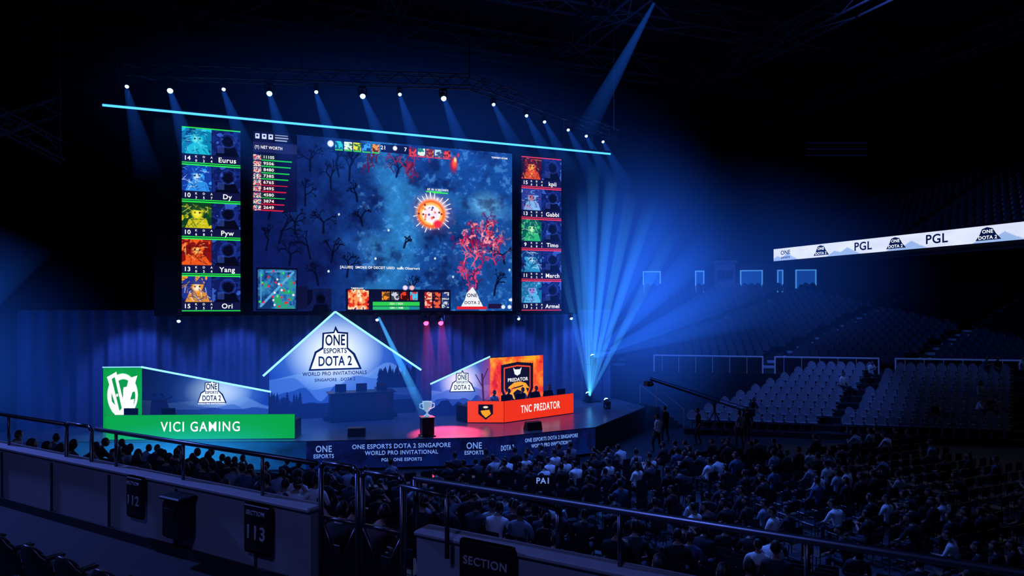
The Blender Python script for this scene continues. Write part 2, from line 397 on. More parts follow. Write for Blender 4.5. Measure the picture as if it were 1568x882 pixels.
# bottom HUD
c.rect(.355, .87, .76, 1, (8, 9, 40), .92)
c.hero(.365, .875, .445, .99, [(90, 10, 20), (220, 50, 30), (250, 150, 90), (255, 230, 200), (120, 20, 60)], 4)
c.rect(.46, .945, .64, .968, (44, 200, 80)); c.rect(.46, .972, .64, .992, (30, 130, 150)); c.rect(.46, .972, .60, .992, (40, 180, 110))
for k in range(4): c.hero(.495+k*.036, .885, .525+k*.036, .935, [[(240, 140, 40), (90, 60, 30)], [(200, 200, 220), (60, 60, 70)], [(230, 60, 40), (60, 10, 10)], [(60, 190, 230), (200, 60, 70)]][k], 3)
for k in range(6): c.hero(.66+(k % 3)*.033, .885+(k//3)*.05, .688+(k % 3)*.033, .93+(k//3)*.05, [[(180, 30, 40), (250, 190, 160)], [(60, 20, 40), (230, 90, 60)], [(200, 210, 220), (40, 60, 120)]][k % 3], 3)
c.disc(.585, .86, .012, .018, (240, 220, 250), .4); c.disc(.61, .86, .012, .018, (240, 190, 200), .4)
c.rect(.905, .955, .96, .985, (30, 20, 60)); c.disc(.965, .975, .01, .015, (230, 235, 255), .4); c.disc(.99, .975, .01, .015, (230, 235, 255), .4); c.disc(.995, .93, .01, .012, (235, 235, 255), .4)
c.poly([(.795, .99), (.815, .93), (.823, .89), (.845, .85), (.862, .89), (.872, .93), (.892, .99)], (235, 235, 245)); c.rect(.785, .972, .90, .99, (220, 30, 40))
xs = np.linspace(0, 1, W); src = np.interp(xs, SX(xs), xs); c.a = c.a[:, np.clip((src*W).astype(int), 0, W-1)]
c.mesh('main_screen', (-.08, YS, 6.3), (1, 0), 12.82, 8.33, LED, wall)
def ms(t, ty): return (-.08+12.82*SX(t), YS-.03, 6.3+8.33*(1-ty))
text('(Y) NET WORTH', ms(.06, .088), .2, (1, 0), M_white, wall, fit=1.2)
for k, s_ in enumerate(('11105', '9506', '8480', '7385', '6765', '5495', '4580', '3874', '2649')): text(s_, ms(.06, .142+k*.035), .19, (1, 0), M_white, wall, fit=.45)
text('21', ms(.5, .033), .26, (1, 0), M_white, wall); text('7', ms(.585, .033), .26, (1, 0), M_white, wall)
text('TOURNAMENT LIVE GAME', ms(.95, .035), .12, (1, 0), M_white, wall, fit=.9)
text('[ALLIES]  SMOKE OF DECEIT USED  team Observers', ms(.49, .745), .17, (1, 0), M_white, wall, fit=3.9)
text('HP. IN 14 SECONDS', ms(.71, .262), .14, (1, 0), M_white, wall, fit=1.1)
text('TIMBERSAW', ms(.40, .868), .12, (1, 0), M_white, wall, fit=.6)
text('2221 / 2221', ms(.55, .957), .13, (1, 0), M_white, wall); text('1201 / 1440', ms(.55, .982), .13, (1, 0), M_white, wall)
text('ONE', ms(.843, .905), .26, (1, 0), M_navy, wall); text('DOTA 2', ms(.843, .95), .22, (1, 0), M_navy, wall)
# team columns
def column(name, x0, x1, line, pals, names, nums):
    c = Canvas(120, 420, (10, 13, 50))
    for k in range(5):
        y0 = k*.2; P_ = pals[k]; c.hero(0, y0+.006, .5, y0+.145, [P_[2], P_[0], P_[0], P_[1]], 3)
        c.poly([(.06, y0+.145), (.12, y0+.10), (.2, y0+.085), (.33, y0+.085), (.42, y0+.10), (.47, y0+.145)], P_[1], .9)
        c.disc(.26, y0+.06, .12, .042, P_[1], .3); c.disc(.25, y0+.066, .075, .026, P_[3], .5, .85); c.disc(.22, y0+.062, .02, .006, (5, 5, 20), .4); c.disc(.30, y0+.062, .02, .006, (5, 5, 20), .4)
        c.poly([(.13, y0+.05), (.18, y0+.01), (.24, y0+.035), (.31, y0+.008), (.38, y0+.05)], P_[0], .9)
        for q in range(46): x_, y_ = .02+.42*rng.random(), y0+.01+.12*rng.random(); c.line(x_, y_, x_+.09*rng.normal(), min(y0+.14, y_+.022*abs(rng.normal())), .009, P_[rng.integers(0, 4)], .65)
        c.hero(.51, y0+.006, 1, y0+.145, [(10, 18, 70), (20, 40, 120), (14, 26, 90), (50, 90, 190)], 3)
        c.disc(.78, y0+.065, .11, .035, (6, 9, 34), .3); c.poly([(.56, y0+.145), (.64, y0+.1), (.9, y0+.095), (.98, y0+.145)], (5, 8, 30))
        c.ring(.78, y0+.06, .13, .038, .15, (40, 66, 160), .7); c.rect(.6, y0+.09, .72, y0+.13, (60, 90, 190), .5)
        c.rect(.502, y0+.006, .512, y0+.148, (8, 10, 40)); c.rect(0, y0+.148, 1, y0+.19, (16, 20, 66)); c.rect(0, y0+.19, 1, y0+.196, line); c.rect(0, y0+.0, 1, y0+.006, line)
    h = 8.28; c.mesh(name, (x0, YS, 6.28), (1, 0), x1-x0, h, LED, wall)
    for k in range(5):
        z = 6.28+h*(1-(k*.2+.17)); w = x1-x0
        text(names[k], (x0+w*.77, YS-.03, z), .31, (1, 0), M_white, wall)
        text(nums[k], (x0+w*.09, YS-.03, z), .27, (1, 0), M_white, wall)
        for j in range(3):
            text('KDA'[j], (x0+w*(.24+.13*j), YS-.03, z+.09), .13, (1, 0), M_white, wall); text(str((k*3+j*2) % 9), (x0+w*(.24+.13*j), YS-.03, z-.09), .15, (1, 0), M_white, wall)
HP = [[(14, 120, 170), (30, 190, 215), (8, 50, 100), (120, 230, 240)], [(20, 60, 160), (50, 150, 235), (14, 24, 80), (210, 230, 255)], [(14, 60, 36), (215, 200, 30), (40, 90, 30), (250, 240, 90)],
      [(130, 16, 20), (235, 90, 30), (60, 8, 20), (255, 200, 110)], [(30, 50, 140), (235, 150, 50), (20, 20, 60), (250, 245, 235)]]
HQ = [[(70, 14, 30), (225, 80, 30), (30, 10, 30), (250, 180, 80)], [(40, 60, 150), (130, 180, 235), (24, 24, 80), (200, 60, 70)], [(10, 90, 90), (50, 190, 120), (10, 40, 60), (220, 240, 200)],
      [(20, 50, 120), (40, 150, 200), (14, 20, 60), (190, 220, 250)], [(20, 110, 160), (90, 180, 230), (30, 40, 120), (170, 110, 200)]]
column('team_screen_left', -3.04, -.62, (40, 230, 80), HP, ['Eurus', 'Dy', 'Pyw', 'Yang', 'Ori'], ['14', '10', '10', '13', '15'])
column('team_screen_right', 13.28, 15.62, (230, 60, 90), HQ, ['kpii', 'Gabbi', 'Timo', 'March', 'Armel'], ['15', '13', '9', '11', '13'])

# ------------------------------------------------------------------ light bar + overhead truss
b = MB(); b.tube((-5.92, 32, 14.9), (18.1, 32, 14.85), .05, 0, 8); b.box((6.1, 32.14, 14.95), (24.1, .12, .16), 1)
for i in range(7): b.tube((-5+i*3.7, 32.14, 15), (-5+i*3.7, 32.6, 16.4), .02, 1)
b.obj('neon_light_bar', [M_tube, M_black])
b = MB()
truss(b, (-5.2, 32.3, 16.5), (8.9, 28.3, 16.5), .5, .6); truss(b, (8.9, 28.3, 16.5), (19.4, 33.9, 16.5), .5, .6); truss(b, (-5.2, 32.3, 16.5), (-5.2, 36, 16.5), .5, .6); truss(b, (19.4, 33.9, 16.5), (21, 38, 16.5), .5, .6)
for x, y in ((-5.2, 32.3), (1.9, 30.3), (8.9, 28.3), (14, 31), (19.4, 33.9)): b.tube((x, y, 16.7), (x, y, 24), .025)
b.obj('lighting_truss', [M_truss])

def head_mesh(lens, s=1.0):
    b = MB(); b.box((0, 0, 0), (.34*s, .26*s, .12*s), 0, bev=.02)
    b.box((-.19*s, 0, -.2*s), (.04*s, .12*s, .36*s), 0, bev=.01); b.box((.19*s, 0, -.2*s), (.04*s, .12*s, .36*s), 0, bev=.01)
    d = Vector((0, -.62, -.78)); c = Vector((0, 0, -.3*s)); b.tube(c-d*.2*s, c+d*.18*s, .12*s, 0, 12, .15*s)
    b.ball(tuple(c+d*.18*s), (.13*s, .13*s, .13*s), 1, 12, 8)
    return b.mesh('moving_head', [M_black, lens], True)
mh_b = head_mesh(M_lensb, .9); mh_r = head_mesh(M_lensr, 1.0); mh_s = head_mesh(M_lensb, .6)
def fixture(me, loc, flip=False, yaw=0):
    o = bpy.data.objects.new('moving_head_light', me); o.location = loc; o.rotation_euler = (math.pi if flip else 0, 0, yaw); return link(o)

# beams: emissive cones stand in for light scattered along each ray ---------------------------------------------------------------
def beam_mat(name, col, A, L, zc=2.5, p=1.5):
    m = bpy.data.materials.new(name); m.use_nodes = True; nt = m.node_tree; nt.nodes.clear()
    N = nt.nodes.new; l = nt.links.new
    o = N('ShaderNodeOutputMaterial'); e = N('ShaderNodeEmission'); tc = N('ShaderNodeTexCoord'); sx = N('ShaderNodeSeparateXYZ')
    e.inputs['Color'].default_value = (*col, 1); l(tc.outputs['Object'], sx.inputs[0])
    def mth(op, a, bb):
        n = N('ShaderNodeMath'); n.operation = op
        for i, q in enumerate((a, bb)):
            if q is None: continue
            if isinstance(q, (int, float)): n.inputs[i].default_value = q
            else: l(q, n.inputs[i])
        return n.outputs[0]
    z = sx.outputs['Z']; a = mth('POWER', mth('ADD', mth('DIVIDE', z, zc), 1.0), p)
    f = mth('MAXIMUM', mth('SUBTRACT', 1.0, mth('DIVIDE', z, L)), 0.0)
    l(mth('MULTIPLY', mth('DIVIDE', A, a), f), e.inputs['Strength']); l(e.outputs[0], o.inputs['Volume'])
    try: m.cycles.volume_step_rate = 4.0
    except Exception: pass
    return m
beams = empty('light_beams')
def beam(p, q, r0, r1, col, A, zc=2.5, pw=1.5):
    p = Vector(p); q = Vector(q); L = (q-p).length; b = MB(); b.tube((0, 0, 0), (0, 0, L), r0, 0, 20, r1)
    o = bpy.data.objects.new('beam', b.mesh('beam', [beam_mat('beam_light', col, A, L, zc, pw)])); o.location = p
    o.rotation_mode = 'QUATERNION'; o.rotation_quaternion = (q-p).to_track_quat('Z', 'Y'); link(o, beams)
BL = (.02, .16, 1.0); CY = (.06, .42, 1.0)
def T1(t): return Vector((-5.2+14.1*t, 32.3-4*t, 16.1))
def T2(t): return Vector((8.9+10.5*t, 28.3+5.6*t, 16.1))
for k, t in enumerate((.01, .13, .28, .41, .545, .68, .79, .92)):
    p = T1(t); fixture(mh_b if k % 2 else mh_s, p)
    beam(p+Vector((0, -.15, -.4)), p+Vector((1.0+.2*(k % 3), -1.2, -4.4)), .09, .6, BL, 1.0 if k else .6, 1.2, 1.5)
for k, t in enumerate((.13, .33, .45, .62, .76, .9)):
    p = T2(t); fixture(mh_s, p)
    beam(p+Vector((0, -.1, -.3)), p+Vector((1.3, -.8, -3.2)), .08, .5, BL, .9, 1.2, 1.5)
for x, m_ in ((-3.1, mh_s), (5.5, mh_s), (7.9, mh_r), (8.65, mh_r), (12.85, mh_s), (15.9, mh_s)): fixture(m_, (x, 32.4, 6.15))
beam((5.5, 31.9, 6.0), (6.6, 26.9, 1.9), .06, .24, CY, 4.5, 8, 1.0)
for x in (7.9, 8.65): beam((x, 32.2, 5.8), (x-.2, 30.5, 2.2), .12, .55, (.8, .02, .16), .9, 1.2, 1.5)
# right floor towers of beams
b = MB(); b.tube((17.6, 33.2, 1.2), (17.6, 33.2, 3.3), .05); b.box((17.6, 33.2, 3.28), (.5, .4, .06)); b.box((17.6, 33.2, 1.24), (.8, .8, .05))
b.tube((19.0, 33.5, 1.2), (19.0, 33.5, 4.0), .04); b.box((18.7, 33.5, 4.0), (1.6, .12, .12)); b.obj('light_stand', [M_black])
fixture(mh_b, (17.6, 33.0, 3.36), True); fixture(mh_b, (17.2, 32.8, 1.3), True); fixture(mh_b, (16.9, 30.2, 1.3), True)
for (x, y, z, r, A) in ((15.4, 33, 10, .25, .4), (16.1, 33, 12, .3, .6), (16.8, 33, 13, .34, .9), (17.6, 33, 14.5, .38, .9), (18.5, 32.5, 14, .4, .9), (19.5, 32, 13, .4, .8), (20.6, 31.8, 12.5, .42, .6), (22, 31.5, 11, .45, .4)):
    beam((17.2, 32.7, 1.6), (x, y, z), .06, r, CY, A*5.2, 3.5, 1.3)
for (x, y, z, r, A) in ((17.2, 33, 13, .7, .5), (19, 32.5, 14, .8, .5), (21.8, 32, 12.6, .9, .4), (24.5, 31, 10.5, 1.0, .35), (27, 30, 8.2, 1.1, .35), (26, 28, 6.5, .9, .25)):
    beam((17.6, 32.9, 3.7), (x, y, z), .08, r, BL, A*3.6, 3.0, 1.35)
beam((19, 29.1, 22), (15.3, 30.6, 14.6), .08, .62, BL, .8, 4, 1.2)
beam((-12.2, 31, 3.6), (-19, 30, 1.5), .2, 1.8, BL, .8, 3, 1.2); beam((-12, 31.5, 3.6), (-9, 31, 9.5), .2, 1.8, BL, .35, 3, 1.2); beam((-12, 31.5, 3.6), (-15, 31, 9), .2, 1.5, BL, .4, 3, 1.2)
fixture(mh_b, (-11.8, 31.5, 3.6), True); b = MB(); b.tube((-11.8, 31.5, 0), (-11.8, 31.5, 3.55), .05); b.box((-11.8, 31.5, .03), (.8, .8, .06)); b.obj('light_stand', [M_black])

# haze: self-glowing ellipsoids imitate stage light caught in the air ----------------------------------------------------------------
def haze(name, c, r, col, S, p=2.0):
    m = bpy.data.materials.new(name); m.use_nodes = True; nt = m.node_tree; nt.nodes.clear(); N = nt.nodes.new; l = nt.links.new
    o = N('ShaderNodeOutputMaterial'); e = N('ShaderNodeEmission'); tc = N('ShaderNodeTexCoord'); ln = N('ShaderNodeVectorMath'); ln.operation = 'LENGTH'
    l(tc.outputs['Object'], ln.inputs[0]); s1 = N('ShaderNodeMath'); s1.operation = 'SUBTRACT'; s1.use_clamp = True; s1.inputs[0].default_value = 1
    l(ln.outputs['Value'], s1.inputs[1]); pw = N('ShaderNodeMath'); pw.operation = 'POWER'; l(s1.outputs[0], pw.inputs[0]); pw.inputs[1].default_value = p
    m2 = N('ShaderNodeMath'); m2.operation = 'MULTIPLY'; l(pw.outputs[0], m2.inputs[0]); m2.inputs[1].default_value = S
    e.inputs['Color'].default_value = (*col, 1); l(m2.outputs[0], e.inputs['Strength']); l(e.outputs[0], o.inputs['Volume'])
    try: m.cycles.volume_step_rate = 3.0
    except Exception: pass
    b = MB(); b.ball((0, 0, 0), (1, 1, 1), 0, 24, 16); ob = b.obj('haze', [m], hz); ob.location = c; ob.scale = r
hz = empty('haze_glow')
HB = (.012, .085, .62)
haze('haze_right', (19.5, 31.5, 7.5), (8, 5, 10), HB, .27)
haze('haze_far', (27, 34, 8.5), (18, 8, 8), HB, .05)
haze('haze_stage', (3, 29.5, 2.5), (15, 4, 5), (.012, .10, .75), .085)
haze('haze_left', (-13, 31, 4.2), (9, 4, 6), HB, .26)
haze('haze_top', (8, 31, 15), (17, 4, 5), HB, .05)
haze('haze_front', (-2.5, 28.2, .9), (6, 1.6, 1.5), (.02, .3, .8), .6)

# ------------------------------------------------------------------ centre house
house = empty('centre_stage_gable')
A0, A1 = (.62, 33.0), (7.55, 33.0); HW = A1[0]-A0[0]; HZ0, HZ1 = 1.2, 6.2
def gmask(pk, zf0, zf1):
    def f(U, V):
        top = np.where(U < pk, zf0+(1-zf0)*U/max(pk, 1e-6), 1-(1-zf1)*(U-pk)/max(1-pk, 1e-6)); return (1-V) <= top
    return f
def scenery(W, H, cx, cy, glow=(240, 248, 255), lo=(10, 40, 120), r=.35, hz_=.62):
    c = Canvas(W, H, (14, 44, 130)); d = np.sqrt(((c.X-cx)/r)**2+((c.Y-cy)/(r*1.1))**2)
    c.a = np.array([22, 62, 165])/255*np.ones((H, W, 1)); c.blend(np.clip(1.35-d*.75, 0, 1), (96, 148, 230)); c.blend(np.clip(1.25-d, 0, 1)**.8, glow)
    for k in range(4):
        n = vnoise(2, W, 1, 5+2*k)[0]; y = hz_+.09*k-.18*n
        col = [(120, 165, 230), (50, 95, 190), (20, 56, 145), (8, 24, 84)][k]; c.blend((c.Y > y[None, :])*(.5+.12*k), col)
    return c
c = scenery(300, 240, .43, .38, r=.27, hz_=.66)
for k in range(46):
    x = rt.random(); x = x if (x < .2 or x > .72) else .74+.26*rt.random(); h = rt.uniform(.05, .12)+(.10 if x > .65 else 0)
    y = .86-(.12 if x > .6 else .0); w = h*.16
    for j in range(4): c.poly([(x-w*(1-.15*j), y-h*.22*j), (x, y-h*.22*j-h*.45), (x+w*(1-.15*j), y-h*.22*j)], (6, 16, 60), .9)
c.blend((c.Y > .72)*(c.X > .7)*.55, (6, 16, 60)); c.rect(0, .86, 1, 1, (6, 14, 56), .9)
c.mesh('gable_screen', (A0[0], 33, HZ0), (1, 0), HW, HZ1-HZ0, LED, house, gmask(.43, .46, .46))
pk = Vector((A0[0]+.43*HW, 32.93, 6.27))
b = MB(); e0 = Vector((.35, 32.93, 3.3)); e1 = Vector((7.8, 32.93, 3.33))
b.tube(e0, pk, .05, 0, 8); b.tube(pk, e1, .05, 0, 8)
b.add([(A0[0], 33.06, 1.2), (A1[0], 33.06, 1.2), (A1[0], 33.06, 3.45), (pk.x, 33.06, 6.25), (A0[0], 33.06, 3.45), (A0[0], 33.3, 1.2), (A1[0], 33.3, 1.2), (A1[0], 33.3, 3.45), (pk.x, 33.3, 6.25), (A0[0], 33.3, 3.45)],
      [(0, 1, 2, 3, 4), (9, 8, 7, 6, 5), (0, 5, 6, 1), (1, 6, 7, 2), (2, 7, 8, 3), (3, 8, 9, 4), (4, 9, 5, 0)], 1)
b.obj('gable_frame', [M_tubew, M_black], house)
M_badge = emat('badge_white', rgb(240, 248, 255), 1.1, False)
def badge(p0, p1, t, z, s, parent):
    q, d = on(p0, p1, t, z, .02)
    def P(x, y, o):
        n = Vector((d.y, -d.x, 0)); return tuple(q+d*x*s+Vector((0, 0, y*s))+n*o)
    outer = [(-1.5, -.8), (-1.15, .3), (-.75, .55), (-.72, 1.4), (-.1, 1.45), (.02, 1.8), (.2, 1.45), (.75, 1.4), (.75, .5), (1.15, .15), (1.55, -.8)]
    inner = [(-1.36, -.7), (-1.05, .22), (-.66, .46), (-.62, 1.32), (-.05, 1.36), (.02, 1.55), (.13, 1.36), (.66, 1.3), (.66, .44), (1.02, .08), (1.38, -.7)]
    b = MB(); b.add([P(x, y, 0) for x, y in outer], [tuple(range(len(outer)))], 0); b.add([P(x, y, .01) for x, y in inner], [tuple(range(len(inner)))], 1)
    b.obj('badge', [M_navy, M_badge], parent)
badge(A0, A1, .43, 4.12, .82, house); logo(A0, A1, .43, 4.12, .80, M_navy, house)
q, d = on(A0, A1, .43, 3.3, .04); text('WORLD PRO INVITATIONALS', q, .25, d, M_navy, house, fit=3.0)
q, d = on(A0, A1, .43, 3.0, .04); text('SINGAPORE   DOTA 2', q, .2, d, M_navy, house, fit=1.9)

# ------------------------------------------------------------------ player booths
def slopemask(z0, z1):
    return lambda U, V: (1-V) <= z0+(z1-z0)*U
def strip(b, p, q, r=.04, mi=0): b.tube(p, q, r, mi, 8)
M_green = emat('green_led', rgb(8, 165, 60), 1.0); M_orange = emat('orange_led', rgb(240, 50, 12), 1.0)
# left booth
bl = empty('team_booth')
G0, G1, G2 = (-5.95, 32.3), (-4.45, 31.85), (.54, 30.3)
c = Canvas(140, 230, (8, 150, 50)); c.a *= (.85+.3*fbm(230, 140, 3))[..., None]
WH = (250, 255, 250); GR = (8, 148, 52)
c.disc(.5, .42, .40, .34, WH, .04); c.disc(.52, .44, .31, .27, GR, .04)
c.poly([(.10, .14), (.34, .06), (.56, .62), (.60, .72), (.46, .78), (.34, .62)], WH); c.poly([(.22, .17), (.30, .14), (.48, .62), (.42, .66)], GR)
c.poly([(.88, .12), (.66, .16), (.50, .56), (.56, .70), (.64, .60)], WH)
c.poly([(.52, .30), (.80, .27), (.82, .36), (.64, .40), (.61, .50), (.80, .48), (.76, .66), (.60, .76), (.64, .60), (.50, .60)], WH)
c.poly([(.20, .5), (.36, .6), (.46, .76), (.34, .74), (.22, .66)], WH); c.disc(.36, .42, .03, .025, WH, .1)
panel(c, 'team_emblem_screen', G0, G1, 1.2, 3.93, bl)
c = scenery(240, 120, .60, .38, glow=(190, 218, 255), r=.22, hz_=.62)
c.a *= np.clip(.40+1.0*c.X, 0, 1.05)[..., None]*.9
for (x, s_) in ((.10, 1), (.16, .8)):
    c.disc(x, .42, .02*s_, .04*s_, (8, 16, 60), .3); c.poly([(x-.04, .8), (x-.025, .5), (x+.03, .48), (x+.05, .6), (x+.07, .8)], (8, 16, 60)); c.line(x, .52, x+.08, .45, .006, (8, 16, 60))
panel(c, 'booth_screen', G1, G2, 1.2, 3.93, bl, mask=slopemask(1.0, .62))
b = MB(); q1, d = on(G1, G2, 0, 3.97, .05); q2, _ = on(G1, G2, 1.02, 2.88, .05); strip(b, q1, q2); q0, _ = on(G0, G1, 0, 3.97, .05); strip(b, q0, q1, .02)
def backing(b, pts, zs, th=.2, mi=1):
    for (a, e), (z0, z1) in zip(zip(pts[:-1], pts[1:]), zs):
        d = Vector((e[0]-a[0], e[1]-a[1], 0)).normalized(); n = Vector((d.y, -d.x, 0)); A = Vector((*a, 0)); E = Vector((*e, 0))
        f = [A-n*.03, E-n*.03, E-n*th, A-n*th]; zt = [z0, z1, z1, z0]
        b.add([(p.x, p.y, 1.2) for p in f]+[(p.x, p.y, z) for p, z in zip(f, zt)], [(3, 2, 1, 0), (4, 5, 6, 7), (0, 1, 5, 4), (1, 2, 6, 5), (2, 3, 7, 6), (3, 0, 4, 7)], mi)
backing(b, [G0, G1, G2], [(3.93, 3.93), (3.93, 2.85)])
b.obj('booth_frame', [M_tubew, M_black], bl)
badge(G1, G2, .55, 2.74, .40, bl); logo(G1, G2, .55, 2.74, .39, M_navy, bl, sub=M_white)
def desk(p0, p1, p2, m, parent, name):
    b = MB(); n = (Vector((p2[0]-p1[0], p2[1]-p1[1], 0)).normalized()); nn = Vector((n.y, -n.x, 0))
    pts = [p for p in (p0, p1, p2) if p is not None]
    back = [(p[0]-nn.x*.9, p[1]-nn.y*.9) for p in pts][::-1]
    b.prism(pts+back, 1.2, 1.9, 1); b.prism([(x*1.0, y) for x, y in pts+back], 1.9, 1.94, 2)
    for a, e in zip(pts[:-1], pts[1:]):
        d = Vector((e[0]-a[0], e[1]-a[1], 0)).normalized(); k = Vector((d.y, -d.x, 0))
        A = Vector((*a, 0)); E = Vector((*e, 0)); f = [A+k*.02, E+k*.02, E-k*.05, A-k*.05]
        b.prism([(p.x, p.y) for p in f], 1.22, 2.2, 1); f = [A+k*.03, E+k*.03]
        b.add([(f[0].x, f[0].y, 1.23), (f[1].x, f[1].y, 1.23), (f[1].x, f[1].y, 2.2), (f[0].x, f[0].y, 2.2)], [(0, 1, 2, 3)], 0)
    return b.obj(name, [m, M_black, M_drk], parent)
D0, D1 = (-5.5, 30.5), (1.5, 28.1)
desk(None, D0, D1, M_green, bl, 'team_desk')
q, d = on(D0, D1, .5, 1.71, .06); text('VICI GAMING', q, .55, d, M_white, bl, fit=3.1, bold=.008, sp=1.18)
# right booth
br = empty('team_booth')
R0, R1, R2 = (8.0, 31.6), (10.8, 31.0), (14.1, 32.0)
c = scenery(160, 120, .50, .42, r=.30, hz_=.6); c.a *= np.array([1.05, .92, .98]); c.blend(np.clip((c.X-.75)*3, 0, 1)*.8, (225, 70, 110))
c.line(.9, 1, .86, .3, .02, (70, 20, 60)); c.line(.86, .5, .75, .3, .01, (70, 20, 60)); c.line(.87, .4, .96, .2, .01, (70, 20, 60))
panel(c, 'booth_screen', R0, R1, 1.2, 4.02, br, mask=slopemask(.55, 1.0))
c = Canvas(190, 160, (245, 80, 12)); n = fbm(160, 190, 4, g=.65); c.blend(np.clip((n-.47)*4, 0, 1), (255, 165, 10)); c.blend(np.clip((.44-n)*5, 0, 1), (215, 24, 12))
c.poly([(.2, .14), (.5, .1), (.8, .14), (.8, .6), (.72, .8), (.5, .96), (.28, .8), (.2, .6)], (14, 8, 14)); c.poly([(.25, .19), (.5, .155), (.75, .19), (.75, .6), (.68, .77), (.5, .9), (.32, .77), (.25, .6)], (240, 70, 16)); c.poly([(.27, .21), (.5, .18), (.73, .21), (.73, .58), (.66, .74), (.5, .87), (.34, .74), (.27, .58)], (16, 9, 14))
c.poly([(.42, .2), (.46, .24), (.54, .24), (.58, .2), (.55, .32), (.5, .35), (.45, .32)], (240, 245, 255))
c.poly([(.29, .66), (.34, .54), (.44, .47), (.56, .46), (.66, .50), (.73, .60), (.66, .58), (.70, .70), (.62, .80), (.5, .87), (.58, .74), (.58, .64), (.50, .60), (.42, .66), (.46, .78), (.36, .72), (.34, .80)], (255, 165, 20)); c.line(.40, .58, .60, .54, .012, (20, 8, 14)); c.line(.36, .64, .44, .55, .01, (240, 60, 16))
panel(c, 'team_emblem_screen', R1, R2, 1.2, 3.98, br)
b = MB(); q1, _ = on(R0, R1, -.02, 2.76, .05); q2, _ = on(R0, R1, 1, 4.06, .05); strip(b, q1, q2); backing(b, [R0, R1, R2], [(2.76, 4.0), (4.0, 3.96)])
b.obj('booth_frame', [M_tubew, M_black], br)
q, d = on(R1, R2, .5, 2.81, .04); text('PREDATOR', q, .25, d, M_white, br, fit=1.3)
badge(R0, R1, .52, 2.68, .42, br); logo(R0, R1, .52, 2.68, .40, M_navy, br)
E0, E1, E2 = (9.07, 29.15), (10.6, 28.5), (14.8, 29.9)
desk(E0, E1, E2, M_orange, br, 'team_desk')
q, d = on(E1, E2, .5, 1.72, .06); text('TNC PREDATOR', q, .5, d, M_white, br, fit=2.5, bold=.008, sp=1.15)
c = Canvas(60, 60, (238, 60, 14)); c.poly([(.3, .15), (.7, .15), (.7, .6), (.5, .88), (.3, .6)], (12, 8, 14)); c.poly([(.36, .45), (.6, .4), (.64, .6), (.5, .78), (.4, .6)], (255, 160, 20)); c.disc(.5, .28, .08, .06, (255, 230, 200), .3)
panel(c, 'desk_emblem', E0, E1, 1.24, 2.19, br, off=.04)

# monitors on the desks
def monitor_mb():
    b = MB(); b.box((0, 0, .30), (.56, .04, .34), 0, bev=.01); b.tube((0, .03, .02), (0, .03, .2), .02); b.box((0, .03, .01), (.22, .18, .02), 0, bev=.005); b.box((0, .03, .3), (.3, .05, .18), 0); return b
def along(p0, p1, n, back, z):
    out = []; d = Vector((p1[0]-p0[0], p1[1]-p0[1], 0)); L = d.length; d.normalize(); nn = Vector((d.y, -d.x, 0)); a = math.atan2(d.y, d.x)
    for i in range(n):
        p = Vector((p0[0], p0[1], z))+d*L*(i+.5)/n-nn*back; out.append((p.x, p.y, p.z, a))
    return out
scatter_mesh('player_monitors', monitor_mb(), [M_black], [(x, y, z-.0, a) for x, y, z, a in along(D0, D1, 5, .4, 1.94)[:2]]+along(E1, E2, 5, .4, 1.94))
# caster desk
b = MB(); b.box((4.65, 31.7, 1.85), (2.9, .8, 1.3), 0, bev=.04); b.box((4.65, 31.65, 2.53), (3.1, 1.0, .06), 0, bev=.02)
for i in range(3): b.box((3.7+.95*i, 31.6, 2.75), (.5, .05, .36), 0, bev=.01); b.box((3.7+.95*i, 31.66, 2.6), (.1, .1, .12), 0)
for i in range(4): b.tube((3.35+.87*i, 31.27, 1.25), (3.35+.87*i, 31.27, 2.45), .03)
b.obj('commentary_desk', [M_black])
# trophy on a pedestal
b = MB(); b.box((6.6, 26.8, 1.23), (.62, .62, .06), 0, bev=.02); b.box((6.6, 26.8, 1.6), (.5, .5, .7), 0, bev=.03); b.box((6.6, 26.8, 1.97), (.58, .58, .05), 0, bev=.01)
b.obj('trophy_pedestal', [M_black])
b = MB(); prof = [(.13, 0), (.13, .05), (.05, .09), (.035, .18), (.10, .24), (.17, .34), (.20, .48), (.19, .6), (.205, .62)]; n = 20
vs = [(r*math.cos(2*math.pi*i/n), r*math.sin(2*math.pi*i/n), z) for r, z in prof for i in range(n)]
b.T = Matrix.Translation((6.6, 26.8, 2.0)); b.add(vs, [(k*n+i, k*n+(i+1) % n, (k+1)*n+(i+1) % n, (k+1)*n+i) for k in range(len(prof)-1) for i in range(n)])
for sgn in (-1, 1): b.path([(sgn*.18, 0, .55), (sgn*.30, 0, .52), (sgn*.31, 0, .38), (sgn*.15, 0, .3)], .018)
b.obj('trophy', [mat('polished_silver_glow', (.8, .85, .95), .2, .6, emis=(.4, .7, 1), es=.5)], smooth=True)  # silver carries its own pale blue emission, imitating a spotlit cup
# stage wedges
for (x, y, a) in ((3.9, 27.8, -.25), (11.2, 26.5, .1)):
    b = MB(); b.T = Matrix.Translation((x, y, 1.2))@Matrix.Rotation(a, 4, 'Z')
    b.add([(-.35, -.2, 0), (.35, -.2, 0), (.35, .25, 0), (-.35, .25, 0), (-.35, -.12, .34), (.35, -.12, .34), (.35, .1, .36), (-.35, .1, .36)], [(3, 2, 1, 0), (4, 5, 6, 7), (0, 1, 5, 4), (1, 2, 6, 5), (2, 3, 7, 6), (3, 0, 4, 7)])
    b.tube((-.36, 0, .2), (.36, 0, .2), .02); b.obj('stage_monitor_speaker', [M_black])

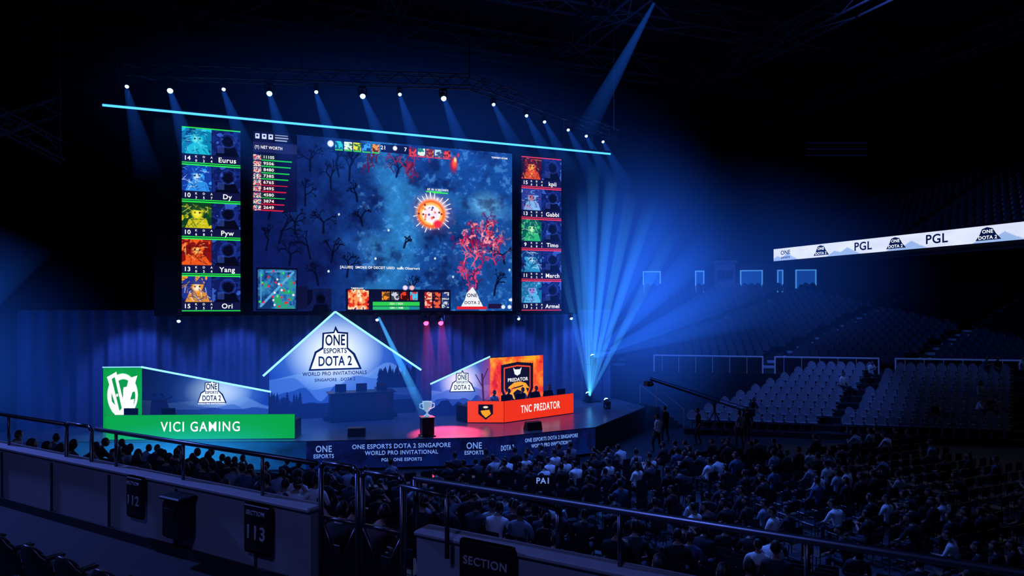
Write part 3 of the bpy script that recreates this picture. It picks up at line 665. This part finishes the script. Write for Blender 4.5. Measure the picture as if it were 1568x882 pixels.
# ------------------------------------------------------------------ foreground barrier (local frame: a along the rail, s towards the stage)
TX, TY = .641, -.768; NX, NY = .768, .641; YB = math.atan2(TY, TX)
FR = Matrix.Translation((NX*4.98, NY*4.98, 0))@Matrix.Rotation(YB, 4, 'Z')
def LW(a, s, z=0): return FR@Vector((a, s, z))
b = MB(); b.T = FR
ZT = 4.42
for (a0, a1) in ((-24, -5.05), (-3.72, 12)):
    b.box(((a0+a1)/2, 0, (2.4+ZT)/2), (a1-a0, .16, ZT-2.4), 0); b.box(((a0+a1)/2, 0, ZT+.02), (a1-a0+.02, .24, .05), 0, bev=.015)
    a = a0+.6
    while a < a1: b.box((a, -.09, 3.95), (.03, .02, .85), 1); a += 1.35
    b.box(((a0+a1)/2, -.095, 3.66), (a1-a0, .03, .12), 1)
b.obj('barrier_wall', [M_barrier, M_drk])
b = MB(); b.T = FR; ZR = 4.9
b.path([(-24, 0, ZR), (-9.75, 0, ZR)], .028); b.path([(-9.0, 0, ZR), (-5.05, 0, ZR)], .028); b.path([(-3.79, 0, ZT), (-3.79, 0, ZR), (12, 0, ZR)], .03)
b.path([(-3.79, -.2, ZT-.8), (-3.79, -.2, ZR-.02), (-3.3, -.2, ZR-.04), (-3.3, -.2, ZT-.1)], .022)
a = -23.4
while a < 12:
    if not (-10 < a < -8.9 or -5.2 < a < -2.6): b.tube((a, 0, ZT), (a, 0, ZR), .02); b.tube((a, 0, ZT+.02), (a, 0, ZT+.04), .05)
    a += 1.35
b.path([(-2.8, 0, ZR), (-2.4, .15, ZR-.12), (-2.4, .15, ZT)], .025)
def uframe(a0, a1, zt, s0=0, r=.026):
    b.path([(a0, s0, 3.6), (a0, s0, zt-.05), (a0+.05, s0, zt), (a1-.05, s0, zt), (a1, s0, zt-.05), (a1, s0, 3.6)], r)
uframe(-4.99, -4.5, ZR+.02); uframe(-4.44, -3.93, ZR-.01); uframe(-9.7, -9.1, ZR+.02)
for a0, a1 in ((-4.99, -4.5), (-4.44, -3.93)): b.tube((a0, 0, ZT-.05), (a1, 0, ZT-.05), .02); b.tube((a0, 0, 3.8), (a1, 0, 3.8), .02); b.tube((a0, 0, ZT-.05), ((a0+a1)/2, 0, 3.9), .018); b.tube((a1, 0, ZT-.05), ((a0+a1)/2, 0, 3.9), .018)
b.tube((-9.7, 0, 4.3), (-9.1, 0, 4.3), .02)
b.obj('handrail', [M_steel], smooth=True)
b = MB(); b.T = FR
for a0, a1 in ((-4.97, -4.52), (-4.42, -3.95)): b.add([(a0, -.01, 3.75), (a1, -.01, 3.75), (a1, -.01, 4.33), ((a0+a1)/2, -.01, 3.98), (a0, -.01, 4.33), (a0, .01, 3.75), (a1, .01, 3.75), (a1, .01, 4.33), ((a0+a1)/2, .01, 3.98), (a0, .01, 4.33)], [(0, 1, 2, 3, 4), (9, 8, 7, 6, 5), (0, 5, 6, 1), (1, 6, 7, 2), (2, 7, 8, 3), (3, 8, 9, 4), (4, 9, 5, 0)])
b.obj('aisle_gate', [M_black])
def sign(a, z0, z1, w, lines, fs):
    e = empty('section_sign', LW(a, -.14, (z0+z1)/2)); b = MB(); b.box((0, 0, 0), (w, .05, z1-z0), 0, bev=.03); b.box((0, -.028, 0), (w-.06, .004, z1-z0-.06), 0)
    o = b.obj('board', [M_black], e); e.rotation_euler = (0, 0, YB)
    for t_, dz, s_ in lines:
        o = text(t_, (0, -.04, dz), s_, (1, 0), M_signw, e, bold=.01)
sign(-5.75, 3.9, 4.42, .42, [('SECTION', .17, .065), ('113', -.04, .20)], .2)
sign(-7.9, 3.95, 4.45, .34, [('SECTION', .17, .055), ('112', -.04, .16)], .2)
sign(-2.93, 3.9, 4.5, .56, [('SECTION', .13, .10), ('114', -.12, .22)], .1)
b = MB(); b.T = FR; b.box((-7.0, -.2, 4.1), (.34, .2, .44), 0, bev=.03); b.box((-7.0, -.2, 4.34), (.38, .24, .04), 0, bev=.015); b.box((-7.0, -.31, 4.2), (.2, .02, .06), 0)
b.obj('litter_bin', [M_black])

# our own stand: walkway, treads and seats
b = MB(); b.T = FR
b.box((-6, -.78, 3.5), (36, 1.36, .2))
TR = [(1.6+.85*k, 3.6+.30*k) for k in range(9)]
for s, z in TR: b.box((-6, -s-.26, z/2), (36, .85, z))
b.obj('near_stand_terrace', [M_drk])
def seat_mb(nx=10, nz=8, th=.03):
    b = MB()
    def grid(fn, nu, nv):
        vs = []
        for side in (0, 1):
            for j in range(nv+1):
                for i in range(nu+1): vs.append(fn(i/nu*2-1, j/nv, side))
        K = (nu+1)*(nv+1); fs = []
        for j in range(nv):
            for i in range(nu):
                a = j*(nu+1)+i; fs.append((a, a+1, a+nu+2, a+nu+1)); fs.append((K+a, K+a+nu+1, K+a+nu+2, K+a+1))
        for i in range(nu): a = i; fs.append((a, K+a, K+a+1, a+1)); a = nv*(nu+1)+i; fs.append((a, a+1, K+a+1, K+a))
        for j in range(nv): a = j*(nu+1); fs.append((a, a+nu+1, K+a+nu+1, K+a)); a = j*(nu+1)+nu; fs.append((a, K+a, K+a+nu+1, a+nu+1))
        b.add(vs, fs)
    def back(x, v, side):
        hw = .225*(1-.35*max(0, (v-.6)/.4)**3); top = .88-.07*abs(x)**3*max(0, (v-.5)*2)
        return (x*hw, -.2-.08*v+.05*x*x-(th if side else 0), .44+(top-.44)*v)
    def pan(x, v, side):
        return (x*.215, -.2+.42*v, .44+.02*x*x-.03*math.sin(v*math.pi)+.02*v-(th if side else 0))
    grid(back, nx, nz); grid(pan, nx, max(3, nz//2))
    b.box((0, -.05, .2), (.05, .2, .44)); b.box((0, -.05, .02), (.2, .3, .04))
    for s_ in (-1, 1): b.box((s_*.25, -.02, .62), (.04, .32, .03), 0, bev=.01); b.box((s_*.25, -.16, .52), (.03, .04, .2))
    return b
seatH = seat_mb(); seatL = seat_mb(4, 3)
trs = []
for k, (s, z) in enumerate(TR[:6]):
    for i in range(60):
        a = -22+.54*i
        if a > 4 or -5.2 < a < -3.5: continue
        if abs(a) < .9 and s > 3.6: continue
        p = LW(a, -s-.15, z); trs.append((p.x, p.y, p.z, YB))
scatter_mesh('stadium_seats', seatH, [M_seatd], trs, smooth=True)

# ------------------------------------------------------------------ people
M_shirt = bpy.data.materials.new('shirt_cloth'); M_shirt.use_nodes = True
nt = M_shirt.node_tree; oi = nt.nodes.new('ShaderNodeObjectInfo'); cr = nt.nodes.new('ShaderNodeValToRGB'); cr.color_ramp.interpolation = 'CONSTANT'
cols = [(0, (.012, .012, .02)), (.25, (.85, .88, .9)), (.36, (.03, .03, .05)), (.56, (.25, .3, .4)), (.64, (.9, .9, .9)), (.70, (.06, .02, .03)), (.78, (.06, .12, .22)), (.86, (.015, .015, .02)), (.95, (.5, .55, .6))]
el = cr.color_ramp.elements
while len(el) < len(cols): el.new(.5)
for e_, (p_, c_) in zip(el, cols): e_.position = p_; e_.color = (*c_, 1)
nt.links.new(oi.outputs['Random'], cr.inputs[0]); nt.links.new(cr.outputs[0], nt.nodes['Principled BSDF'].inputs['Base Color']); nt.nodes['Principled BSDF'].inputs['Roughness'].default_value = .85
M_trou = mat('trousers_cloth', (.03, .035, .06), .9); M_skin = mat('skin', (.42, .25, .18), .55); M_hair = mat('hair', (.012, .010, .010), .5); M_shoe = mat('shoe', (.05, .05, .05), .5)
PM = [M_shirt, M_trou, M_skin, M_hair, M_shoe]
def person(name, J, bones, hands, head, hyaw, hpitch, hair_long=False):
    keys = list(J.keys()); me = bpy.data.meshes.new('sk'); me.from_pydata([J[k][0] for k in keys], [(keys.index(a), keys.index(c_)) for a, c_, _ in bones], [])
    ob = bpy.data.objects.new('sk', me); ROOT.objects.link(ob); sk = ob.modifiers.new('s', 'SKIN')
    for i, k in enumerate(keys):
        r = J[k][1]; me.skin_vertices[0].data[i].radius = (r, r); me.skin_vertices[0].data[i].use_root = (i == 0)
    sb = ob.modifiers.new('b', 'SUBSURF'); sb.levels = 1; sb.render_levels = 1
    bpy.context.view_layer.update(); ev = ob.evaluated_get(bpy.context.evaluated_depsgraph_get()); m2 = bpy.data.meshes.new_from_object(ev)
    b = MB(); b.v = [tuple(v.co) for v in m2.vertices]
    segs = [(Vector(J[a][0]), Vector(J[c_][0]), mi, (J[a][1]+J[c_][1])/2) for a, c_, mi in bones]
    for p in m2.polygons:
        b.f.append(tuple(p.vertices)); best = 9; bm_ = 0
        for A, B, mi, r in segs:
            t = max(0, min(1, (p.center-A).dot(B-A)/max((B-A).length_squared, 1e-9))); dd = (p.center-(A+(B-A)*t)).length/r
            if dd < best: best = dd; bm_ = mi
        b.m.append(bm_)
    bpy.data.objects.remove(ob)
    # hands: palm, four fingers and a thumb
    for w, d, up, sgn in hands:
        w = Vector(w); d = Vector(d).normalized(); up = Vector(up); up = (up-d*up.dot(d)).normalized(); sd = d.cross(up)*sgn
        R = Matrix((sd, d, up)).transposed(); b.box(tuple(w+d*.05), (.082, .10, .03), 2, bev=.012, R=R)
        for i, L in enumerate((.072, .08, .075, .058)):
            o = w+d*.095+sd*(.030-.020*i); k = o+d*L*.55-up*.008; e = k+d*L*.40-up*.026; b.tube(o, k, .0095, 2, 5, .0085); b.tube(k, e, .0085, 2, 5, .007)
        o = w+d*.03+sd*.036; k = o+sd*.03+d*.03-up*.008; b.tube(o, k, .012, 2, 5, .010); b.tube(k, k+d*.032-up*.01, .010, 2, 5, .008)
    # head
    HM = Matrix.Translation(head)@Matrix.Rotation(hyaw, 4, 'Z')@Matrix.Rotation(hpitch, 4, 'X'); b.T = HM
    nu, nv = 20, 14; s0 = len(b.f); o0 = len(b.v)
    def fn(p):
        x, y, z = p
        if z < 0: x *= 1-.28*z*z; y = y*(1-.18*z*z)+(.12*z*z if y > 0 else 0)
        if y > .75 and -.35 < z < .12 and abs(x) < .22: y += .2*(1-abs(x)/.22)*(1-(z+.12)**2*8 if abs(z+.12) < .35 else 0)
        hair = (y < .1 and z > (-.75 if hair_long else -.45)) or z > .45
        if hair: x *= 1.07; y *= 1.07; z *= 1.05
        return (x, y, z)
    b.ball((0, 0, 0), (.078, .098, .120), 2, nu, nv, fn)
    inv = HM.inverted()
    for i in range(s0, len(b.f)):
        cc = sum((Vector(b.v[j]) for j in b.f[i]), Vector())/len(b.f[i]); l_ = inv@cc
        if (l_.y < .012 and l_.z > (-.09 if hair_long else -.055)) or l_.z > .055: b.m[i] = 3
    for sg in (-1, 1):
        b.ball((sg*.081, -.002, -.005), (.012, .018, .03), 2, 6, 4); b.ball((sg*.03, .088, .012), (.009, .008, .006), 3, 6, 4)
    b.box((0, .096, -.055), (.035, .006, .006), 3)
    if hair_long: b.ball((0, -.07, -.07), (.068, .035, .13), 3, 10, 8)
    b.T = Matrix.Identity(4)
    return b.mesh(name, PM, True)

def seated(name, lean=.0, LE=(-.25, .04, .76), LH=(-.13, .27, .62), RE=(.25, .04, .76), RH=(.13, .27, .62), hy=0, hp=0, long=False, w=1.0):
    cl, sl = math.cos(lean), math.sin(lean)
    def tp(x, y, h): return (x, y*cl+h*sl, .53+h*cl-y*sl)
    LS = tp(-.18*w, 0, .45); RS = tp(.18*w, 0, .45)
    J = {'pel': ((0, 0, .53), .14*w), 'waist': (tp(0, -.01, .14), .135*w), 'chest': (tp(0, -.01, .33), .16*w), 'ub': (tp(0, 0, .46), .11*w), 'nk': (tp(0, .0, .55), .06), 'nt': (tp(0, .02, .61), .055),
         'ls': (LS, .072), 'lu': (tuple((Vector(LS)+Vector(LE))/2), .058), 'le': (LE, .048), 'lw': (LH, .03), 'rs': (RS, .072), 'ru': (tuple((Vector(RS)+Vector(RE))/2), .058), 're': (RE, .048), 'rw': (RH, .03),
         'lh': ((-.10, .05, .52), .09), 'lk': ((-.14, .44, .53), .062), 'lm': ((-.14, .43, .32), .055), 'la': ((-.14, .42, .09), .038), 'lt': ((-.15, .58, .045), .035),
         'rh': ((.10, .05, .52), .09), 'rk': ((.14, .44, .53), .062), 'rm': ((.14, .43, .32), .055), 'ra': ((.14, .42, .09), .038), 'rt': ((.15, .58, .045), .035)}
    B = [('pel', 'waist', 0), ('waist', 'chest', 0), ('chest', 'ub', 0), ('ub', 'nk', 2), ('nk', 'nt', 2), ('ub', 'ls', 0), ('ls', 'lu', 0), ('lu', 'le', 0), ('le', 'lw', 2), ('ub', 'rs', 0), ('rs', 'ru', 0), ('ru', 're', 0), ('re', 'rw', 2),
         ('pel', 'lh', 1), ('lh', 'lk', 1), ('lk', 'lm', 1), ('lm', 'la', 1), ('la', 'lt', 4), ('pel', 'rh', 1), ('rh', 'rk', 1), ('rk', 'rm', 1), ('rm', 'ra', 1), ('ra', 'rt', 4)]
    hd = tp(0, .045, .70)
    H = [(LH, Vector(LH)-Vector(LE)+Vector((.1, 0, -.02)), (0, 0, 1), 1), (RH, Vector(RH)-Vector(RE)+Vector((-.1, 0, -.02)), (0, 0, 1), -1)]
    return person(name, J, B, H, hd, hy, hp, long)
P = [seated('seated_person_a'), seated('seated_person_b', .45, (-.24, .36, .72), (-.08, .52, .80), (.24, .36, .72), (.08, .52, .80), hp=.25),
     seated('seated_person_c', .08, (-.24, .12, .78), (-.07, .33, .92), (.24, .12, .78), (.08, .33, .92), hp=-.2), seated('seated_person_d', -.05, hy=.6, w=1.08),
     seated('seated_person_e', .0, hy=.45, long=True, w=.9), seated('seated_person_f', .2, (-.27, .18, .75), (-.1, .42, .70), (.26, .1, 1.05), (.10, .14, 1.20), hy=.3),
     seated('seated_person_g', .05, hy=-.35, w=1.05), seated('seated_person_h', .3, (-.25, .25, .72), (-.14, .46, .62), (.25, .25, .72), (.14, .46, .62), hy=.7)]
def standing(name, hy=0, swing=.12):
    J = {'pel': ((0, 0, .93), .13), 'waist': ((0, 0, 1.08), .12), 'chest': ((0, .01, 1.27), .15), 'ub': ((0, 0, 1.40), .105), 'nk': ((0, .01, 1.49), .058), 'nt': ((0, .02, 1.56), .052),
         'ls': ((-.18, 0, 1.39), .07), 'le': ((-.25, -.03, 1.11), .047), 'lw': ((-.24, .08, .88), .03), 'rs': ((.18, 0, 1.39), .07), 're': ((.25, -.02, 1.12), .047), 'rw': ((.20, .2, 1.05), .03),
         'lh': ((-.09, 0, .88), .088), 'lk': ((-.11, swing, .49), .06), 'la': ((-.12, swing*.6, .09), .038), 'lt': ((-.13, swing*.6+.16, .04), .035),
         'rh': ((.09, 0, .88), .088), 'rk': ((.11, -.02, .49), .06), 'ra': ((.12, -swing, .09), .038), 'rt': ((.13, -swing+.16, .04), .035)}
    B = [('pel', 'waist', 0), ('waist', 'chest', 0), ('chest', 'ub', 0), ('ub', 'nk', 2), ('nk', 'nt', 2), ('ub', 'ls', 0), ('ls', 'le', 0), ('le', 'lw', 2), ('ub', 'rs', 0), ('rs', 're', 0), ('re', 'rw', 2),
         ('pel', 'lh', 1), ('lh', 'lk', 1), ('lk', 'la', 1), ('la', 'lt', 4), ('pel', 'rh', 1), ('rh', 'rk', 1), ('rk', 'ra', 1), ('ra', 'rt', 4)]
    return person(name, J, B, [((-.24, .08, .88), (0, .1, -1), (-1, 0, 0), 1), ((.20, .2, 1.05), (-.2, 1, 0), (0, 0, 1), -1)], (0, .04, 1.645), hy, 0)
PS = [standing('standing_person_a'), standing('standing_person_b', .5, .18)]
crowd = empty('seated_audience')
def put(me, x, y, z, yaw, parent, sc=1.0):
    o = bpy.data.objects.new('person', me); o.location = (x, y, z); o.rotation_euler = (0, 0, yaw); o.scale = (sc,)*3; return link(o, parent)
chairs = []
# lower terrace beyond the barrier
b = MB(); b.T = FR; TER = []
for k in range(12):
    s = 2.0+.85*k; z = 2.42-.22*k
    if z > 0.02: b.box((-6.5, s+.02, z/2), (27, .85, z))
    TER.append((s, max(z, 0)))
b.box((-6.5, .85, 1.2), (27, 1.5, 2.4)); b.obj('lower_stand_terrace', [M_drk])
R = random.Random(11)
def cluster(x, y):    # patchy occupancy, as groups of friends sit together
    return .5+.5*math.sin(x*1.1+1.7*math.sin(y*.45))*math.sin(y*.9+1.3*math.sin(x*.6))
for s, z in TER:
    for i in range(44):
        a = -19.5+.56*i+R.uniform(-.01, .01)
        if -5.0 < a < -3.9 or -12.6 < a < -11.6 or a > 6.4: continue
        p = LW(a, s, z)
        if p.y > 23.8-.1*p.x or p.x < -6: continue
        chairs.append((p.x, p.y, p.z, YB))
        pr = (.42 if a < -3 else .22)*(.3+1.3*cluster(p.x, p.y))
        if R.random() < pr: put(R.choice([P[0], P[1], P[2], P[3], P[3], P[4], P[5], P[7], P[7]]), p.x, p.y, p.z, YB+R.uniform(-.08, .25), crowd, R.uniform(.95, 1.06))
# flat floor
OX, OY, qx, qy, mx, my = 20.5, 28.6, .84, -.5425, .5425, .84
for j in range(26):
    y = 23.6-.92*j
    for i in range(44):
        x = 1.5+.57*i
        if 13.0 < x < 14.2 or 19.4 < x < 20.6 or x > 29: continue
        if x*NX+y*NY-4.98 < 12.3 or (x-OX)*mx+(y-OY)*my > -2.0: continue
        if y > 23.8-.1*x or y < 1: continue
        chairs.append((x, y, 0, .12))
        pr = (.70 if x < 15 else .46 if x < 19.5 else .18)*(.35+1.15*cluster(x, y))
        if R.random() < pr: put(R.choice([P[0], P[0], P[1], P[2], P[3], P[4], P[5], P[6], P[7]]), x, y, 0, .12+R.uniform(-.1, .25), crowd, R.uniform(.95, 1.06))
def chair_mb():
    b = MB(); b.box((0, .02, .44), (.42, .42, .035), 0, bev=.015); b.box((0, -.215, .70), (.42, .03, .30), 0, bev=.012)
    for x in (-.19, .19): b.tube((x, -.21, 0), (x, -.215, .84), .013, 1, 5); b.tube((x, .20, 0), (x, .18, .44), .013, 1, 5); b.tube((x, -.2, .2), (x, .19, .2), .008, 1, 4)
    return b
scatter_mesh('audience_chairs', chair_mb(), [M_seatd, M_truss], chairs)
staff = empty('standing_staff')
for k, (x, y, a) in enumerate(((18.4, 27.2, .4), (19.4, 26.0, 1.2), (20.8, 24.8, .2), (16.7, 25.3, .5), (21.9, 25.6, 2.0))): put(PS[k % 2], x, y, 0, a, staff)
players = empty('seated_players')
ch2 = []
for (x, y, z, a) in along(E1, E2, 5, 1.3, 1.2): put(P[0], x, y, z, a+math.pi, players); ch2.append((x, y, z, a+math.pi))
for i in range(3): put(P[1], 3.75+.95*i, 32.35, 1.42, math.pi, players); ch2.append((3.75+.95*i, 32.35, 1.42, math.pi))
b = MB(); b.box((4.7, 32.4, 1.31), (3.4, .9, .22)); b.obj('commentary_riser', [M_black])
scatter_mesh('player_chairs', chair_mb(), [M_black, M_black], ch2)
# sign PA1
e = empty('block_sign', (6.3, 14.3, .88)); b = MB(); b.tube((0, 0, 0), (0, 0, 1.5), .015); b.box((0, 0, 1.55), (.42, .03, .26), 0, bev=.01); b.box((0, 0, .02), (.3, .3, .04)); b.obj('post', [M_black], e)
text('PA1', (0, -.03, 1.55), .19, (1, 0), M_pale, e); e.rotation_euler = (0, 0, -.4)

# ------------------------------------------------------------------ far seating
def QM(q, m, z=0): return Vector((OX+q*qx+m*mx, OY+q*qy+m*my, z))
YQ = math.atan2(qy, qx)     # rows run along q, audience faces -m
FQ = Matrix.Translation((OX, OY, 0))@Matrix.Rotation(YQ, 4, 'Z')
b = MB(); b.T = FQ; ts = []; ps = []
for k in range(9):
    q0 = .9*k; m = .78*k; z = .27*(k+1)
    b.box(((q0+24)/2, m+.39, z/2), (24-q0, .78, z)); b.box(((q0+24)/2, m+.03, z-.02), (24-q0, .05, .05), 1)
    i = 0; q = q0+.4
    while q < 23.6:
        if not (6.6+q0*.6 < q < 7.6+q0*.6 or 15.2+q0*.4 < q < 16.2+q0*.4): p = QM(q, m+.45, z); ts.append((p.x, p.y, p.z, YQ+math.pi))
        q += .53
b.obj('retractable_seating_risers', [M_drk, M_steel])
scatter_mesh('retractable_seats', seatL, [M_seatl], ts)
for (q, k) in ((8.6, 5), (14.2, 2), (14.8, 2), (15.0, 4), (17.3, 3), (17.9, 3), (16.6, 8), (17.2, 8), (18.4, 8), (12.0, 1), (3.4, 1), (19.5, 5), (20, 5), (10.5, 7)):
    p = QM(q, .78*k+.45, .27*(k+1)); put(R.choice(P), p.x, p.y, p.z, YQ+math.pi+R.uniform(-.2, .2)+.5, crowd)
# platform and rails
b = MB(); b.T = FQ; b.box((12, 8.3, 1.25), (36, 2.4, 2.5)); b.obj('mid_level_platform', [M_drk])
b = MB(); b.T = FQ
for (a0, a1) in ((-1.5, 4.9), (5.6, 11.3), (12.2, 19), (20, 28)):
    b.path([(a0, 7.2, 2.5), (a0, 7.2, 3.5), (a1, 7.2, 3.5), (a1, 7.2, 2.5)], .045); b.box(((a0+a1)/2, 7.2, 3.0), (a1-a0, .02, .85), 1)
    for i in range(int(a1-a0)): b.tube((a0+i+.5, 7.2, 2.5), (a0+i+.5, 7.2, 3.5), .02)
b.obj('balcony_handrail', [mat('white_rail_glow', (.6, .62, .68), .4, emis=(.1, .2, .9), es=.10), M_drk])  # slight blue emission on the rail paints in its lit look
# upper bowl
b = MB(); b.T = FQ; ts = []
for k in range(20):
    m = 9.53+.86*k; z = 2.6+.27*k; b.box((14, m+.43, z/2), (46, .86, z))
    q = -8.7
    while q < 36:
        s0 = (m-9.5)*.9
        if min(abs(q-5.5-s0), abs(q-14-s0), abs(q+4-s0), abs(q-23-s0)) > .7: p = QM(q, m+.45, z); ts.append((p.x, p.y, p.z, YQ+math.pi))
        q += .56
for A in (-4, 5.5, 14, 23):
    for k in range(20):
        m = 9.53+.86*k; z = 2.6+.27*k; b.box((A+(m-9.5)*.9, m+.3, z+.07), (1.2, .5, .14), 1)
b.obj('upper_bowl_terrace', [M_drk, mat('aisle_step', (.6, .62, .7), .7)])
scatter_mesh('upper_bowl_seats', seatL, [M_seatb], ts)
# concourse wall with lit doorways and a control booth
b = MB(); b.T = FQ; b.box((14, 27.0, 8.85), (50, .3, 2.9), 0)
b.obj('wall_concourse', [M_wall])
M_door = emat('doorway_light', rgb(24, 80, 170), .5)
M_dfr = mat('door_frame_glow', (.2, .22, .3), .5, emis=(.10, .42, 1), es=.5)  # frame glows by itself so the doorway outline looks lit
for i, (q, w) in enumerate(((-1.6, 1.4), (2.6, .6), (7.0, 1.7), (9.4, .3), (11.5, 1.5))):
    b = MB(); b.T = FQ; b.box((q, 26.78, 8.7), (w, .08, 1.9), 0); b.box((q, 26.72, 9.7), (w+.2, .12, .1), 1)
    for s_ in (-1, 1): b.box((q+s_*(w/2+.05), 26.72, 8.7), (.1, .12, 2.0), 1)
    b.box((q, 26.7, 8.1), (w*.7, .06, .7), 2)
    b.obj('door_%d' % (i+1), [M_door, M_dfr, M_drk])
b = MB(); b.T = FQ; b.box((4.7, 26.3, 9.0), (1.7, .9, 2.7), 0, bev=.04); b.box((4.7, 26.2, 10.45), (2.0, 1.2, .18), 0, bev=.03); b.box((4.7, 25.83, 9.3), (1.3, .04, .8), 1); b.box((4.7, 25.8, 9.3), (.06, .05, .84), 0)
b.obj('control_booth', [mat('booth_panel_glow', (.14, .15, .2), .6, emis=(.03, .08, .4), es=.06), M_black])  # faint blue emission on the panel stands in for dim light
# balcony with LED ribbon
XR = 42.0
b = MB(); b.box((XR+.5, 25.4, 10.75), (.8, 40.6, 1.5), 0)
for k in range(16):
    b.box((XR+1.2+.85*k, 24, 10.75+.45*k), (.9, 44, .5), 0)
b.box((XR-.05, 25.4, 10.42), (.2, 40.8, .06), 1); b.box((XR-.05, 25.4, 11.52), (.2, 40.8, .06), 1)
b.obj('upper_balcony', [M_drk, M_black])
ts = [(XR+1.3+.85*k, 3.5+.57*i, 11.0+.45*k, math.pi/2) for k in range(15) for i in range(72) if i % 18 > 1]
scatter_mesh('upper_balcony_seats', seatL, [M_seatd], ts)
rib = empty('led_ribbon_display')
c = Canvas(700, 18, (222, 230, 255)); c.a *= (.93+.1*fbm(18, 700, 2, 20))[..., None]
for x in (.02, .17, .30, .45, .60, .75): c.poly([(x-.03, 1), (x-.01, .6), (x+.005, .75), (x+.02, .45), (x+.05, 1)], (120, 160, 220), .7)
c.mesh('ribbon_screen', (XR-.06, 45.7, 10.45), (0, -1), 40.6, 1.05, ledmat('ribbon_led', 1.05), rib)
XT = XR-.09
text('ONE', (XT, 44.3, 11.1), .5, (0, -1), M_navy, rib); text('ESPORTS', (XT, 44.3, 10.68), .24, (0, -1), M_navy, rib)
for y in (36.6, 30.9, 23.5): text('PGL', (XT, y, 10.97), .85, (0, -1), M_navy, rib, bold=.02)
for y in (40.5, 33.9, 27.6, 20):
    b = MB(); b.add([(XT, y+.75, 10.6), (XT, y+.5, 10.95), (XT, y+.35, 11.3), (XT, y+.05, 11.4), (XT, y-.3, 11.3), (XT, y-.5, 10.95), (XT, y-.8, 10.6)], [tuple(range(7))]); b.obj('mountain_logo', [M_navy], rib)
    text('DOTA 2', (XT-.02, y, 10.75), .3, (0, -1), M_badge, rib, fit=1.1); text('ONE', (XT-.02, y, 11.12), .3, (0, -1), M_badge, rib)
# steps at stage right with handrails + camera crane
b = MB()
for k in range(6): b.box((19.9+.28*k, 30.9, .1+.1*(5-k)), (.28, 1.6, .2*(6-k)))
for y in (30.1, 31.7): b.path([(19.8, y, 1.2), (19.8, y, 2.2), (21.5, y, 1.0), (21.5, y, 0)], .03, 1)
b.obj('stage_steps', [M_drk, mat('pale_handrail', (.5, .5, .55), .4)])
b = MB()
for i in range(3):
    t = 2*math.pi*i/3; b.tube((21.5, 27.5, 1.3), (21.5+.7*math.cos(t), 27.5+.7*math.sin(t), 0), .03)
b.tube((21.5, 27.5, 1.2), (21.5, 27.5, 1.7), .06); b.tube((23.2, 27.0, 1.2), (18.3, 28.4, 2.9), .05); b.tube((23.2, 27.0, 1.4), (18.3, 28.4, 3.0), .02); b.box((23.2, 27, 1.2), (.5, .4, .4), 0, bev=.03)
b.box((18.2, 28.4, 2.7), (.3, .4, .25), 0, bev=.02); b.tube((18.2, 28.2, 2.7), (18.2, 28.0, 2.7), .07, n=10); b.obj('camera_crane', [M_black])

# ------------------------------------------------------------------ lamps
def spot(loc, tgt, col, W_, ang=60, r=.3, blend=.6):
    l = bpy.data.lights.new('stage_spotlight', 'SPOT'); l.color = col; l.energy = W_; l.spot_size = math.radians(ang); l.spot_blend = blend; l.shadow_soft_size = r
    o = bpy.data.objects.new('stage_spotlight', l); o.location = loc; d = Vector(tgt)-Vector(loc); o.rotation_mode = 'QUATERNION'; o.rotation_quaternion = d.to_track_quat('-Z', 'Y'); link(o); return o
LB = (.07, .19, 1.0)
spot((12, 24, 23), (9, 16, 0), LB, 14000, 48, .3, .9)
spot((6, 10, 23), (6, 17, 0), LB, 1300, 65, .4)
spot((24, 24, 23), (17, 15, 0), LB, 3500, 50, .3)
spot((8, 27, 16), (9, 18, 0), LB, 3500, 60, .3)
spot((26, 20, 23), (27, 31, 1), LB, 6000, 40, .6)
spot((30, 25, 25), (42, 38, 6), LB, 3500, 80, .6)
spot((-6, -4, 16), (-3, 8, 3.6), (.16, .2, .8), 1500, 75, .8)  # added fill lamp, unseen behind the camera, lights the near stand
spot((-10, 18, 13), (-3, 6, 4), (.12, .2, 1), 5000, 50, .3)  # added lamp, no stage fixture: puts rim highlights on the near seats
for x in (-5, -1, 3, 9, 13, 17): spot((x, 32.0, 6.2), (x+.2, 34.3, 2.2), LB, 260, 90, .1)
for x in (-4, 4, 12): spot((x, 28.5+.0*x, 15.9), (x, 29.5, 1.2), LB, 2200, 60, .2)
spot((8.3, 30.2, 6.0), (7.6, 27.2, 1.2), (1, .06, .14), 14000, 34, .1, .6)
spot((5.5, 31.9, 6.0), (6.6, 26.9, 2.1), (.4, .8, 1), 1200, 12, .05, .4)
spot((-2, 26, 15.5), (-2, 29.5, 0), (.03, .4, 1), 3500, 45, .2)
spot((20, 30, 18), (14, 45, 26), LB, 700, 120, .5)
w = bpy.data.worlds.new('arena_dark'); scene.world = w; w.use_nodes = True
w.node_tree.nodes['Background'].inputs[0].default_value = (.02, .04, .2, 1); w.node_tree.nodes['Background'].inputs[1].default_value = .05

# ------------------------------------------------------------------ camera
cd = bpy.data.cameras.new('camera'); cam = bpy.data.objects.new('camera', cd); ROOT.objects.link(cam)
cd.sensor_width = 36; cd.lens = 23.42; cd.shift_y = 29/1568; cd.clip_end = 300; cd.clip_start = .05
cam.location = (0, 0, 6.5); cam.rotation_euler = (math.pi/2, 0, -math.radians(21.1)); scene.camera = cam
